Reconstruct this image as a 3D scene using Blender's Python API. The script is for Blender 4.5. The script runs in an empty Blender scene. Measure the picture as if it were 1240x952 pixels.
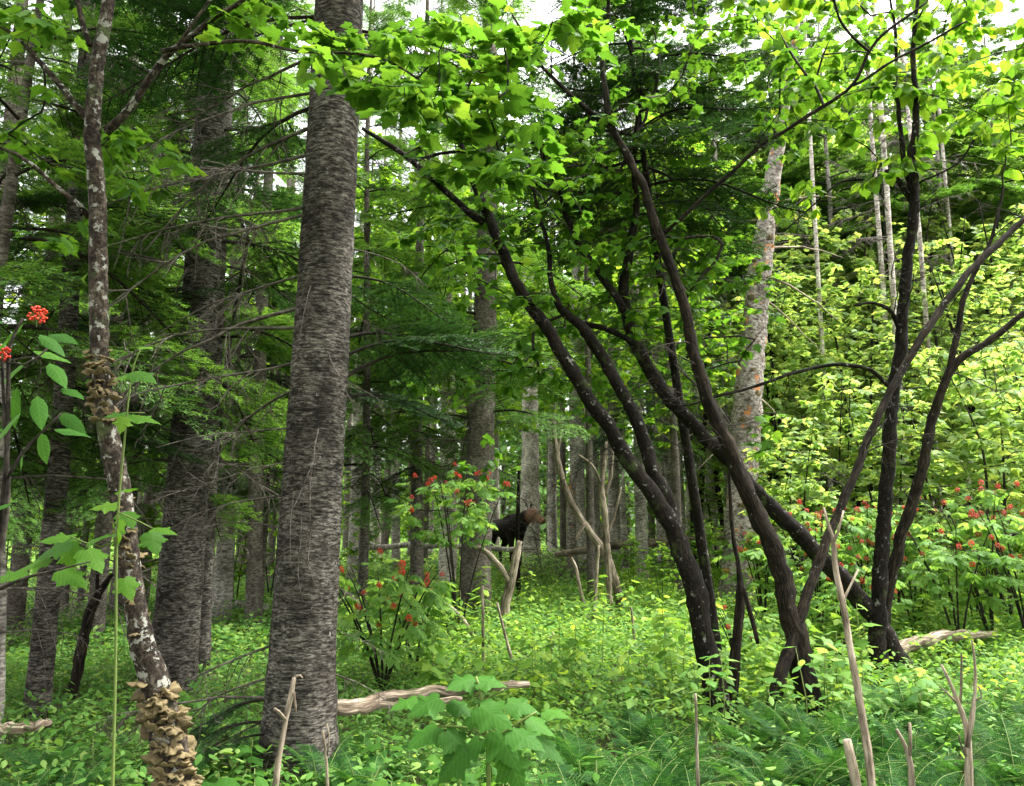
import bpy, math, random
import numpy as np
from mathutils import Matrix, Vector

# ------------------------------------------------------------------ camera, sky, sun, exposure
scene = bpy.context.scene
COL = scene.collection
PITCH = math.radians(8.92)
EYE = np.array([0.0, 0.0, 1.6])
cam_d = bpy.data.cameras.new('camera')
cam = bpy.data.objects.new('camera', cam_d)
COL.objects.link(cam)
cam.location = EYE
cam.rotation_euler = (math.pi / 2 + PITCH, 0, 0)
cam_d.sensor_width = 36.0
cam_d.sensor_fit = 'HORIZONTAL'
cam_d.lens = 36.0 * 1000 / 1240
cam_d.clip_start = 0.05
cam_d.clip_end = 600
scene.camera = cam

SUN_EL, SUN_AZ = math.radians(60), math.radians(62)      # azimuth from +Y towards +X
world = bpy.data.worlds.new('World')
scene.world = world
world.use_nodes = True
wn = world.node_tree
bg = wn.nodes['Background']
sky = wn.nodes.new('ShaderNodeTexSky')
sky.sky_type = 'NISHITA'
sky.sun_disc = False
sky.sun_elevation = SUN_EL
sky.sun_rotation = SUN_AZ
sky.air_density = 1.0
sky.dust_density = 6.0
sky.ozone_density = 1.0
hs = wn.nodes.new('ShaderNodeHueSaturation')              # thin overcast: a paler sky all round
hs.inputs['Saturation'].default_value = 0.08
wn.links.new(sky.outputs[0], hs.inputs['Color'])
wn.links.new(hs.outputs[0], bg.inputs[0])
bg.inputs[1].default_value = 0.15

sun_d = bpy.data.lights.new('sun', 'SUN')
sun_d.energy = 1.5
sun_d.angle = math.radians(28)
sun_d.color = (1.0, 0.95, 0.86)
sun = bpy.data.objects.new('sun', sun_d)
COL.objects.link(sun)
sdir = Vector((math.sin(SUN_AZ) * math.cos(SUN_EL), math.cos(SUN_AZ) * math.cos(SUN_EL), math.sin(SUN_EL)))
sun.rotation_euler = sdir.to_track_quat('Z', 'Y').to_euler()
sun.location = (10, 20, 40)

scene.view_settings.view_transform = 'Standard'
scene.view_settings.look = 'None'
scene.view_settings.exposure = 2.6
scene.view_settings.gamma = 1.0
scene.render.engine = 'CYCLES'
scene.cycles.max_bounces = 4
scene.cycles.diffuse_bounces = 3
scene.cycles.glossy_bounces = 2
scene.cycles.transmission_bounces = 4
scene.cycles.caustics_reflective = False
scene.cycles.caustics_refractive = False

rng = np.random.default_rng(7)
random.seed(7)
PI = math.pi

# ------------------------------------------------------------------ geometry helpers
FWD = np.array([0, math.cos(PITCH), math.sin(PITCH)])
UPV = np.array([0, -math.sin(PITCH), math.cos(PITCH)])
RGT = np.array([1.0, 0, 0])

def at(px, py, Y):
    """point of the place at depth Y (metres north of the camera) seen at photo pixel px,py"""
    d = FWD + (px - 620) / 1000 * RGT + (476 - py) / 1000 * UPV
    return EYE + d * (Y / d[1])

def project(P):
    q = np.atleast_2d(P) - EYE
    f = q @ FWD
    f = np.where(f < 0.05, 0.05, f)
    return 620 + 1000 * (q @ RGT) / f, 476 - 1000 * (q @ UPV) / f, f

def gz(x, y):
    return (0.06 * np.sin(0.5 * x + 1) * np.cos(0.4 * y) + 0.04 * np.sin(1.3 * x + 0.7 * y)
            + 0.012 * np.maximum(0, y - 18))

def ground_at(px, Y):
    x = (px - 620) / 1000 * Y * (math.cos(PITCH))      # depth along the view axis, near the ground
    q = at(px, 640, Y)
    return np.array([q[0], Y, float(gz(q[0], Y))])

def norm(v):
    v = np.asarray(v, float)
    n = np.linalg.norm(v, axis=-1, keepdims=True)
    return v / np.where(n < 1e-9, 1, n)

class MB:
    """collects triangles and quads, builds ONE mesh"""
    def __init__(self):
        self.V, self.T, self.Q, self.MT, self.MQ, self.A, self.S, self.n = [], [], [], [], [], [], [], 0
    def add(self, v, tris=None, quads=None, mat=0, tint=0.5, surf=None):
        v = np.asarray(v, np.float32).reshape(-1, 3)
        self.V.append(v)
        a = np.empty(len(v), np.float32); a[:] = tint
        self.A.append(a)
        self.S.append(np.asarray(v if surf is None else surf, np.float32).reshape(-1, 3))
        if tris is not None and len(tris):
            t = np.asarray(tris, np.int32) + self.n
            self.T.append(t); self.MT.append(np.full(len(t), mat, np.int32))
        if quads is not None and len(quads):
            q = np.asarray(quads, np.int32) + self.n
            self.Q.append(q); self.MQ.append(np.full(len(q), mat, np.int32))
        self.n += len(v)
    def mesh(self, name, mats, offset=(0, 0, 0), smooth=True):
        V = np.concatenate(self.V) - np.asarray(offset, np.float32)
        T = np.concatenate(self.T) if self.T else np.zeros((0, 3), np.int32)
        Q = np.concatenate(self.Q) if self.Q else np.zeros((0, 4), np.int32)
        me = bpy.data.meshes.new(name)
        me.vertices.add(len(V)); me.vertices.foreach_set('co', V.astype(np.float32).ravel())
        loops = np.concatenate([T.ravel(), Q.ravel()]).astype(np.int32)
        me.loops.add(len(loops)); me.loops.foreach_set('vertex_index', loops)
        npoly = len(T) + len(Q)
        me.polygons.add(npoly)
        st = np.concatenate([np.arange(len(T)) * 3, len(T) * 3 + np.arange(len(Q)) * 4]).astype(np.int32)
        me.polygons.foreach_set('loop_start', st)
        mi = np.concatenate(self.MT + self.MQ) if (self.MT or self.MQ) else np.zeros(0, np.int32)
        if not isinstance(mats, (list, tuple)): mats = [mats]
        for m in mats: me.materials.append(m)
        me.polygons.foreach_set('material_index', mi)
        me.polygons.foreach_set('use_smooth', np.full(npoly, smooth, bool))
        at_ = me.attributes.new('tint', 'FLOAT', 'POINT')
        at_.data.foreach_set('value', np.concatenate(self.A))
        sv = me.attributes.new('surf', 'FLOAT_VECTOR', 'POINT')
        sv.data.foreach_set('vector', np.concatenate(self.S).ravel())
        me.update(calc_edges=True)
        return me

def catmull(P, n):
    """resample control points (any number of columns) to n smooth samples"""
    P = np.asarray(P, float)
    if len(P) == 2:
        t = np.linspace(0, 1, n)[:, None]
        return P[0] * (1 - t) + P[1] * t
    ext = np.vstack([2 * P[0] - P[1], P, 2 * P[-1] - P[-2]])
    L = np.concatenate([[0], np.cumsum(np.linalg.norm(np.diff(P[:, :3], axis=0), axis=1))])
    s = np.linspace(0, L[-1], n)
    i = np.clip(np.searchsorted(L, s, side='right') - 1, 0, len(P) - 2)
    t = ((s - L[i]) / np.maximum(L[i + 1] - L[i], 1e-9))[:, None]
    a, b, c, d = ext[i], ext[i + 1], ext[i + 2], ext[i + 3]
    return 0.5 * (2 * b + (c - a) * t + (2 * a - 5 * b + 4 * c - d) * t * t + (-a + 3 * b - 3 * c + d) * t ** 3)

def tube(mb, P, R, sides=6, mat=0, rough=0.0, cap=True, tint=0.5, squash=None):
    P = np.asarray(P, float); R = np.asarray(R, float)
    n = len(P)
    T = norm(np.gradient(P, axis=0))
    ref = np.array([0.0, 0, 1]) if abs(T[0][2]) < 0.9 else np.array([1.0, 0, 0])
    X = np.zeros_like(P)
    x = norm(np.cross(T[0], ref))
    for i in range(n):
        x = norm(x - T[i] * np.dot(x, T[i])); X[i] = x
    Yv = np.cross(T, X)
    a = np.linspace(0, 2 * PI, sides, endpoint=False)
    rr = R[:, None] * np.ones((1, sides))
    if rough:
        nz = rng.normal(0, 1, (n, sides))
        nz = nz + np.roll(nz, 1, 1) * 0.6
        rr = rr * (1 + rough * nz)
    ca, sa = np.cos(a)[None, :, None], np.sin(a)[None, :, None]
    k = 1.0 if squash is None else squash
    V = P[:, None, :] + rr[:, :, None] * (ca * X[:, None, :] + k * sa * Yv[:, None, :])
    i = np.arange(n - 1)[:, None] * sides; j = np.arange(sides)[None, :]; j2 = (j + 1) % sides
    Q = np.stack([i + j, i + j2, i + sides + j2, i + sides + j], -1).reshape(-1, 4)
    V = V.reshape(-1, 3)
    arc = np.concatenate([[0], np.cumsum(np.linalg.norm(np.diff(P, axis=0), axis=1))]) + P[0].sum() * 3.7
    U = np.stack([R[:, None] * np.cos(a)[None], R[:, None] * np.sin(a)[None], arc[:, None] * np.ones((1, sides))], -1).reshape(-1, 3)
    T3 = []
    if cap:
        V = np.vstack([V, P[0], P[-1]])
        U = np.vstack([U, [0, 0, arc[0]], [0, 0, arc[-1]]])
        c0, c1 = n * sides, n * sides + 1
        jj = np.arange(sides)
        T3 = np.vstack([np.stack([np.full(sides, c0), (jj + 1) % sides, jj], -1),
                        np.stack([np.full(sides, c1), (n - 1) * sides + jj, (n - 1) * sides + (jj + 1) % sides], -1)])
    mb.add(V, T3, Q, mat, tint, U)

# leaf outlines: base at origin, tip towards +Y, upper side +Z, length 1
def leaf_shape(half, centre=0.4, fold=0.25, droop=0.25):
    half = np.array(half, float)
    left = half[1:-1][::-1] * [-1, 1]
    out = np.vstack([half, left])
    V = np.vstack([[[0, centre]], out])
    z = -fold * np.abs(V[:, 0]) - droop * V[:, 1] ** 2 + 0.06 * np.sin(V[:, 1] * 9 + V[:, 0] * 7) * np.abs(V[:, 0]) * 2
    V = np.column_stack([V, z])
    n = len(out)
    T = np.array([[0, 1 + i, 1 + (i + 1) % n] for i in range(n)])
    return V, T

MAPLE = leaf_shape([(0, .03), (.1, -.06), (.22, -.07), (.3, .0), (.42, .06), (.36, .15), (.38, .24), (.54, .38), (.50, .44), (.42, .44), (.36, .52),
                    (.24, .52), (.24, .62), (.2, .68), (.14, .8), (.07, .86), (0, 1.0)], .36)
ROUND = leaf_shape([(0, .06), (.12, -.05), (.3, .0), (.43, .18), (.47, .4), (.40, .6), (.27, .77), (.1, .92), (0, 1.06)], .42)
OVATE = leaf_shape([(0, 0), (.13, .12), (.2, .35), (.18, .6), (.1, .82), (0, 1)], .45, .3, .3)
LOBED = leaf_shape([(0, .02), (.24, -.02), (.34, .18), (.48, .42), (.26, .52), (.16, .78), (0, 1)], .36)
HERB = leaf_shape([(0, 0), (.24, .2), (.28, .5), (.14, .8), (0, 1)], .4, .3, .3)
FOLD = (np.array([[0, 0, 0], [.34, .45, -.12], [0, 1, -.2], [-.34, .45, -.12]], float), np.array([[0, 1, 2], [0, 2, 3]]))

def frames(D, N):
    D = norm(D); X = norm(np.cross(D, N)); Z = np.cross(X, D)
    return X, D, Z

def leaves_mb(mb, shape, O, D, N, S, mat=0, tint=None):
    V, T = shape
    X, Y, Z = frames(D, N)
    O = np.asarray(O); S = np.asarray(S)[:, None, None]
    W = O[:, None, :] + S * (V[None, :, 0:1] * X[:, None, :] + V[None, :, 1:2] * Y[:, None, :] + V[None, :, 2:3] * Z[:, None, :])
    k = len(V)
    F = (T[None] + (np.arange(len(O)) * k)[:, None, None]).reshape(-1, 3)
    if tint is None: tint = rng.random(len(O))
    mb.add(W.reshape(-1, 3), F, None, mat, np.repeat(tint, k), np.tile(V, (len(O), 1)))

# ------------------------------------------------------------------ materials
def nt(name):
    m = bpy.data.materials.new(name); m.use_nodes = True
    t = m.node_tree
    for n in list(t.nodes):
        if n.type != 'OUTPUT_MATERIAL': t.nodes.remove(n)
    return m, t, t.nodes['Material Output']

def N(t, kind, **kw):
    n = t.nodes.new(kind)
    for k, v in kw.items():
        if k in n.inputs: n.inputs[k].default_value = v
        else: setattr(n, k, v)
    return n

def ramp(t, fac, stops):
    r = t.nodes.new('ShaderNodeValToRGB')
    e = r.color_ramp.elements
    while len(e) > 1: e.remove(e[-1])
    e[0].position, e[0].color = stops[0][0], (*stops[0][1], 1)
    for p, c in stops[1:]:
        q = e.new(p); q.color = (*c, 1)
    t.links.new(fac, r.inputs[0])
    return r.outputs[0]

def leaf_mat(name, stops, tr=(0.5, 1.0), trans=0.45, rough=0.55, spec=0.2, warm=1.0, veins=False, sat=.97):
    """leaf: reflecting blade that also lets light through; each leaf gets its own shade of green"""
    m, t, out = nt(name)
    a = N(t, 'ShaderNodeAttribute', attribute_name='tint')
    oi = N(t, 'ShaderNodeObjectInfo')
    s = N(t, 'ShaderNodeMath', operation='ADD'); t.links.new(a.outputs['Fac'], s.inputs[0]); t.links.new(oi.outputs['Random'], s.inputs[1])
    fr = N(t, 'ShaderNodeMath', operation='FRACT'); t.links.new(s.outputs[0], fr.inputs[0])
    hv = N(t, 'ShaderNodeHueSaturation', Saturation=sat)
    t.links.new(ramp(t, fr.outputs[0], stops), hv.inputs['Color'])
    c = hv.outputs[0]
    if veins:       # midrib and side veins drawn on the blade
        sa = N(t, 'ShaderNodeAttribute', attribute_name='surf')
        sx = N(t, 'ShaderNodeSeparateXYZ'); t.links.new(sa.outputs['Vector'], sx.inputs[0])
        ab = N(t, 'ShaderNodeMath', operation='ABSOLUTE'); t.links.new(sx.outputs[0], ab.inputs[0])
        df = N(t, 'ShaderNodeMath', operation='SUBTRACT'); t.links.new(sx.outputs[1], df.inputs[0]); t.links.new(ab.outputs[0], df.inputs[1])
        sn = N(t, 'ShaderNodeMath', operation='PINGPONG'); t.links.new(df.outputs[0], sn.inputs[0]); sn.inputs[1].default_value = .075
        mn = N(t, 'ShaderNodeMath', operation='MINIMUM'); t.links.new(sn.outputs[0], mn.inputs[0]); t.links.new(ab.outputs[0], mn.inputs[1])
        vf = ramp(t, mn.outputs[0], [(0.0, (.55,) * 3), (.022, (0, 0, 0))])
        vm = N(t, 'ShaderNodeMix', data_type='RGBA', blend_type='MULTIPLY'); t.links.new(vf, vm.inputs[0]); t.links.new(c, vm.inputs[6]); vm.inputs[7].default_value = (1.9, 1.6, 2.0, 1)
        c = vm.outputs[2]
    tc = N(t, 'ShaderNodeMix', data_type='RGBA', blend_type='MULTIPLY')
    tc.inputs[0].default_value = 1.0
    t.links.new(c, tc.inputs[6])
    tc.inputs[7].default_value = (2.0 * warm, 1.8, 1.0, 1)
    p = N(t, 'ShaderNodeBsdfPrincipled', Roughness=rough)
    p.inputs['Specular IOR Level'].default_value = spec
    t.links.new(c, p.inputs['Base Color'])
    tl = N(t, 'ShaderNodeBsdfTranslucent'); t.links.new(tc.outputs[2], tl.inputs['Color'])
    mx = N(t, 'ShaderNodeMixShader'); mx.inputs[0].default_value = trans
    t.links.new(p.outputs[0], mx.inputs[1]); t.links.new(tl.outputs[0], mx.inputs[2])
    t.links.new(mx.outputs[0], out.inputs[0])
    return m

def bark_mat(name, dark, mid, light, scale=(6, 6, 40), light_at=0.62, moss=0.0, spot=None, spot_scale=14, spot_at=0.62, bump=0.6, rough=0.9, crack=0.0):
    m, t, out = nt(name)
    sa = N(t, 'ShaderNodeAttribute', attribute_name='surf')          # round and along the stem
    oi = N(t, 'ShaderNodeObjectInfo')
    sh = N(t, 'ShaderNodeVectorMath', operation='ADD')
    t.links.new(sa.outputs['Vector'], sh.inputs[0]); t.links.new(oi.outputs['Random'], sh.inputs[1])
    V = sh.outputs[0]
    def noise(sc, scale=1.0, detail=6.0, r=.65):
        mp = N(t, 'ShaderNodeMapping'); mp.inputs['Scale'].default_value = sc
        t.links.new(V, mp.inputs[0])
        n = N(t, 'ShaderNodeTexNoise', Scale=scale, Detail=detail, Roughness=r)
        t.links.new(mp.outputs[0], n.inputs['Vector'])
        return n.outputs[0]
    n1 = noise(scale, 1.0, 8.0, .7)
    col = ramp(t, n1, [(0.38, dark), (0.5, mid), (light_at, light)])
    def mix(f, c1, c2, mode='MIX', fac=None):
        k = N(t, 'ShaderNodeMix', data_type='RGBA', blend_type=mode)
        if fac is not None: k.inputs[0].default_value = fac
        else: t.links.new(f, k.inputs[0])
        t.links.new(c1, k.inputs[6])
        if isinstance(c2, tuple): k.inputs[7].default_value = (*c2, 1)
        else: t.links.new(c2, k.inputs[7])
        return k.outputs[2]
    h = n1
    n2 = noise((3, 3, 2.2), 1.0, 4.0)                                  # broad change along the stem
    col = mix(None, col, ramp(t, n2, [(0.34, (.34, .30, .26)), (0.62, (1.25, 1.2, 1.14))]), 'MULTIPLY', .85)
    if crack:
        n5 = noise((scale[0] * 2.2, scale[1] * 2.2, scale[2] * 2.0), 1.0, 5.0, .6)
        col = mix(ramp(t, n5, [(.36, (crack,) * 3), (.46, (0, 0, 0))]), col, tuple(c * .6 for c in dark))
        n6 = noise((6, 6, 20), 1.0, 9.0, .76)                           # larger dark scars
        col = mix(ramp(t, n6, [(.525, (0, 0, 0)), (.59, (crack,) * 3)]), col, dark)
    if spot:
        f = ramp(t, noise((1, 1, 1), spot_scale, 4.0, .65), [(spot_at, (0, 0, 0)), (spot_at + 0.04, (1, 1, 1))])
        col = mix(f, col, spot)
    if moss:
        f = ramp(t, noise((1, 1, 1), 5.0, 6.0), [(0.62 - 0.2 * moss, (0, 0, 0)), (0.75, (1, 1, 1))])
        col = mix(f, col, (.07, .10, .03))
    p = N(t, 'ShaderNodeBsdfPrincipled', Roughness=rough)
    p.inputs['Specular IOR Level'].default_value = 0.15
    t.links.new(col, p.inputs['Base Color'])
    bp = N(t, 'ShaderNodeBump', Strength=bump, Distance=0.02)
    t.links.new(h, bp.inputs['Height'])
    t.links.new(bp.outputs[0], p.inputs['Normal'])
    t.links.new(p.outputs[0], out.inputs[0])
    return m

def plain_mat(name, a, b, scale=20, rough=0.8, bump=0.3):
    m, t, out = nt(name)
    tcn = N(t, 'ShaderNodeTexCoord')
    n1 = N(t, 'ShaderNodeTexNoise', Scale=scale, Detail=5.0)
    t.links.new(tcn.outputs['Object'], n1.inputs['Vector'])
    oi = N(t, 'ShaderNodeObjectInfo')
    s = N(t, 'ShaderNodeMath', operation='MULTIPLY_ADD'); t.links.new(oi.outputs['Random'], s.inputs[0]); s.inputs[1].default_value = .3; t.links.new(n1.outputs[0], s.inputs[2])
    c = ramp(t, s.outputs[0], [(0.35, a), (0.9, b)])
    p = N(t, 'ShaderNodeBsdfPrincipled', Roughness=rough)
    p.inputs['Specular IOR Level'].default_value = 0.25
    t.links.new(c, p.inputs['Base Color'])
    bp = N(t, 'ShaderNodeBump', Strength=bump, Distance=0.01)
    t.links.new(n1.outputs[0], bp.inputs['Height']); t.links.new(bp.outputs[0], p.inputs['Normal'])
    t.links.new(p.outputs[0], out.inputs[0])
    return m

M = {}
M['maple_leaf'] = leaf_mat('maple_leaf', [(0, (.035, .105, .01)), (.5, (.055, .15, .012)), (.85, (.08, .19, .015)), (1, (.11, .21, .018))], trans=.45, spec=.12, veins=True)
M['bright_leaf'] = leaf_mat('bright_leaf', [(0, (.06, .16, .012)), (.5, (.10, .22, .016)), (.85, (.14, .26, .02)), (1, (.2, .29, .025))], trans=.58, spec=.12, veins=True)
M['pale_leaf'] = leaf_mat('pale_leaf', [(0, (.11, .22, .05)), (.5, (.18, .31, .07)), (.9, (.26, .36, .09)), (1, (.32, .38, .10))], trans=.52, spec=.12, sat=.92)
M['elder_leaf'] = leaf_mat('elder_leaf', [(0, (.07, .17, .035)), (.5, (.12, .25, .05)), (1, (.18, .31, .07))], trans=.5, spec=.08)
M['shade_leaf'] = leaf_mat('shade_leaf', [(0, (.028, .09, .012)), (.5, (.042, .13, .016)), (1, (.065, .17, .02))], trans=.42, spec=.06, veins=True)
M['herb'] = leaf_mat('herb_leaf', [(0, (.045, .13, .025)), (.35, (.10, .23, .045)), (.8, (.18, .32, .075)), (1, (.25, .37, .10))], trans=.42, spec=.12, sat=1.0)
M['herb_sun_tint'] = leaf_mat('herb_sun_tint_leaf', [(0, (.07, .17, .02)), (.4, (.14, .28, .035)), (.8, (.22, .36, .05)), (1, (.28, .40, .06))], trans=.45, spec=.12)  # brighter, yellower copy of the herb leaf: sunlight put into its colour
M['fern'] = leaf_mat('shade_tinted_fern', [(0, (.013, .052, .012)), (.5, (.023, .085, .016)), (1, (.042, .125, .02))], trans=.32, spec=.05)  # green darkened: the canopy shade is put into the frond colour
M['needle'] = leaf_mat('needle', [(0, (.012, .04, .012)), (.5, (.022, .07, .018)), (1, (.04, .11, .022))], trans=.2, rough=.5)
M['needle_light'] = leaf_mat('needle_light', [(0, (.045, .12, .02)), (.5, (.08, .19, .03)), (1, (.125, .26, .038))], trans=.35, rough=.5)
M['needle_dry'] = leaf_mat('needle_dry', [(0, (.30, .075, .03)), (1, (.40, .12, .05))], trans=.2, rough=.7)
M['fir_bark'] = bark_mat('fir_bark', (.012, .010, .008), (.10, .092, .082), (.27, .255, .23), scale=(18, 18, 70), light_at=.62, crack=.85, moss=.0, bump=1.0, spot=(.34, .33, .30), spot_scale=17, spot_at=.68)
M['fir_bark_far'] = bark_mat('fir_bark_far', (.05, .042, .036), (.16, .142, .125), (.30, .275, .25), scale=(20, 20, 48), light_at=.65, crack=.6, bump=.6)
M['maple_bark'] = bark_mat('maple_bark', (.004, .003, .0025), (.012, .0095, .007), (.034, .028, .021), scale=(70, 70, 22), crack=.5, spot=(.19, .19, .165), spot_scale=17, spot_at=.63, moss=.12)
M['fungus_bark'] = bark_mat('fungus_bark', (.012, .009, .007), (.04, .031, .024), (.12, .10, .08), scale=(34, 34, 26), crack=.7, spot=(.25, .245, .215), spot_scale=19, spot_at=.565, moss=.2)
M['split_bark'] = bark_mat('split_bark', (.005, .004, .003), (.022, .017, .012), (.07, .054, .038), scale=(90, 90, 9), crack=.6, spot=(.2, .2, .17), spot_scale=15, spot_at=.66, bump=1.0)
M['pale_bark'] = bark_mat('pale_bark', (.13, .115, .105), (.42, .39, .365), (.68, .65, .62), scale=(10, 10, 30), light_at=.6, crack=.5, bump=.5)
M['snag_bark'] = bark_mat('snag_bark', (.07, .055, .045), (.30, .27, .25), (.52, .49, .46), scale=(14, 14, 24), crack=.5, spot=(.50, .20, .07), spot_scale=4.2, spot_at=.60, bump=.9)
M['white_bark'] = bark_mat('white_bark', (.16, .13, .11), (.58, .54, .50), (.78, .75, .71), scale=(10, 10, 24), light_at=.58, crack=.35, bump=.4)
M['dead_wood'] = bark_mat('dead_wood', (.10, .08, .06), (.27, .225, .175), (.44, .385, .315), scale=(40, 40, 6), bump=.6)
M['grey_twig'] = bark_mat('grey_twig', (.05, .043, .038), (.12, .105, .095), (.22, .20, .185), scale=(20, 20, 20), bump=.3)
M['dark_twig'] = bark_mat('dark_twig', (.014, .012, .010), (.032, .027, .023), (.06, .052, .044), scale=(30, 30, 30), bump=.3)
M['log_bark'] = bark_mat('log_bark', (.05, .04, .03), (.22, .175, .13), (.50, .44, .36), scale=(45, 45, 4), moss=.35, bump=.7)
M['fungus'] = plain_mat('fungus', (.055, .04, .018), (.225, .17, .082), 30, .75, .4)
M['berry'] = plain_mat('berry', (.42, .018, .012), (.65, .05, .02), 40, .3, .0)
M['berry_dark'] = plain_mat('berry_dark', (.30, .025, .02), (.48, .05, .035), 40, .4, .0)
M['green_stem'] = plain_mat('green_stem', (.09, .14, .03), (.16, .20, .05), 20, .6, .1)
M['soil'] = plain_mat('soil', (.028, .024, .014), (.06, .07, .025), 9, 1.0, .8)

# ------------------------------------------------------------------ object helpers
def thing(name, label, cat, loc, group=None):
    o = bpy.data.objects.new(name, None)
    o.empty_display_size = 0.2
    COL.objects.link(o)
    o.location = loc
    o['label'] = label; o['category'] = cat
    if group: o['group'] = group
    return o

def part(name, me, parent, mat4=None, kind=None, label=None):
    o = bpy.data.objects.new(name, me)
    COL.objects.link(o)
    o.parent = parent
    if mat4 is not None: o.matrix_basis = mat4
    if kind: o['kind'] = kind
    if label: o['label'] = label
    return o

def m4(O, D, Nn, s):
    X, Y, Z = frames(np.asarray(D, float)[None], np.asarray(Nn, float)[None])
    X, Y, Z = X[0] * s, Y[0] * s, Z[0] * s
    return Matrix(((X[0], Y[0], Z[0], O[0]), (X[1], Y[1], Z[1], O[1]), (X[2], Y[2], Z[2], O[2]), (0, 0, 0, 1)))

def rotm(loc, az, pitch, s, roll=0.0):
    return Matrix.Translation(Vector(loc)) @ Matrix.Rotation(az, 4, 'Z') @ Matrix.Rotation(pitch, 4, 'X') @ Matrix.Rotation(roll, 4, 'Y') @ Matrix.Scale(s, 4)

def px_path(pts, Y0, Y1=None, root=True, n=None, seg=0.12):
    """stem through photo pixels (px, py, width px); depth runs from Y0 at its foot to Y1 at its top. Rooted in the ground"""
    if Y1 is None: Y1 = Y0
    k = len(pts)
    L = np.concatenate([[0], np.cumsum([math.hypot(pts[i + 1][0] - pts[i][0], pts[i + 1][1] - pts[i][1]) for i in range(k - 1)])])
    C = []
    for (x, y, w), l in zip(pts, L):
        Y = Y0 + (Y1 - Y0) * l / L[-1]
        p = at(x, y, Y)
        C.append([*p, w * Y / 1000 / 2])
    C = np.array(C)
    if root:
        b = C[0].copy(); d = norm(C[0, :3] - C[1, :3])
        g = float(gz(b[0], b[1])) - 0.08
        if d[2] < -0.2 and b[2] > g:
            s = (b[2] - g) / -d[2]
            b[:3] += d * s
            b[2] = g
        else:
            b[2] = min(g, b[2])
        b[3] *= 1.25
        if C[0, 2] - b[2] > 0.05: C = np.vstack([b, C])
        else: C[0] = b
    tot = np.sum(np.linalg.norm(np.diff(C[:, :3], axis=0), axis=1))
    if n is None: n = max(4, int(tot / seg))
    S = catmull(C, n)
    S[:, 3] = np.maximum(S[:, 3], 0.0015)
    return S

def wobble(S, amp):
    n = len(S)
    w = rng.normal(0, 1, (n, 3))
    for _ in range(2): w = (w + np.roll(w, 1, 0) + np.roll(w, -1, 0)) / 3
    w[0] = 0
    S = S.copy(); S[:, :3] += w * amp
    return S

def grow(P0, targets, step=0.18, wob=0.012, down=1.2, sag=0.03):
    """branches from a skeleton (points P0) to every target, nearest first; each joins the nearest wood, new or old"""
    cap = len(P0) + 40 * len(targets) + 10
    P = np.zeros((cap, 3)); P[:len(P0)] = P0
    par = np.full(cap, -1); n = len(P0)
    chains = []
    d0 = np.array([np.min(np.linalg.norm(P0 - t, axis=1)) for t in targets])
    tips = []
    for ti in np.argsort(d0):
        t = targets[ti]
        q = t - P[:n]
        c = np.linalg.norm(q, axis=1) + down * np.maximum(0, -q[:, 2])
        j = int(np.argmin(c))
        d = t - P[j]; L = np.linalg.norm(d)
        k = int(max(2, min(36, L / step)))
        prev = j; ch = [j]
        side = norm(np.cross(d, rng.normal(0, 1, 3))) * L * rng.uniform(0, .08)
        for m in range(1, k + 1):
            u = m / k
            p = P[j] + d * u + side * math.sin(PI * u) + np.array([0, 0, 1]) * sag * L * math.sin(PI * u) + (rng.normal(0, wob, 3) if m < k else 0)
            P[n] = p; par[n] = prev; prev = n; ch.append(n); n += 1
        chains.append(ch); tips.append(prev)
    w = np.zeros(n)
    for tp in tips: w[tp] += 1
    for i in range(n - 1, len(P0) - 1, -1):
        if par[i] >= len(P0): w[par[i]] += w[i]
    return P[:n], chains, w, tips

def branch_mb(mb, P, chains, w, n0, r_tip=0.003, expo=0.5, rmax=0.05, sides=4, mat=0):
    for ch in chains:
        pts = P[ch]
        r = r_tip * np.maximum(w[ch], 1) ** expo
        r = np.minimum(r, rmax)
        r[0] = min(r[1] * 1.1, rmax)
        tube(mb, pts, r, sides, mat, cap=False)

def foliage_on(P, chains, per=9, reach=0.45, size=(.08, .12), droop=0.5, spread=0.5, last_only=True, up=1.0):
    """leaves set along the outer end of every branch: origins, directions, normals, sizes"""
    O, D, Nn, S = [], [], [], []
    for ch in chains:
        pts = P[ch]
        seg = np.linalg.norm(np.diff(pts, axis=0), axis=1)
        L = np.concatenate([[0], np.cumsum(seg)])
        lo = max(0, L[-1] - reach)
        s = rng.uniform(lo, L[-1], per); s[0] = L[-1]
        i = np.clip(np.searchsorted(L, s) - 1, 0, len(seg) - 1)
        u = ((s - L[i]) / np.maximum(seg[i], 1e-6))[:, None]
        o = pts[i] * (1 - u) + pts[i + 1] * u
        t = norm(pts[-1] - pts[max(0, len(pts) - 3)])
        az = rng.uniform(0, 2 * PI, per)
        h = np.column_stack([np.cos(az), np.sin(az), np.zeros(per)])
        d = norm(h * spread + t * .5 + np.column_stack([np.zeros((per, 2)), -droop * rng.uniform(.2, 1.3, per)]))
        sz = rng.uniform(*size, per)
        o = o + h * (sz * rng.uniform(.15, .6, per))[:, None] + np.column_stack([np.zeros((per, 2)), -0.1 * sz])
        nn = norm(np.column_stack([rng.normal(0, .35, (per, 2)), np.full(per, up)]) + h * .3)
        O.append(o); D.append(d); Nn.append(nn); S.append(sz)
    return np.concatenate(O), np.concatenate(D), np.concatenate(Nn), np.concatenate(S)

leaf_mesh_cache = {}
def leaf_mesh(shape, key, mat):
    k = (key, mat.name)
    if k not in leaf_mesh_cache:
        mb = MB(); mb.add(shape[0], shape[1])
        leaf_mesh_cache[k] = mb.mesh(key, mat)
    return leaf_mesh_cache[k]

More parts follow.
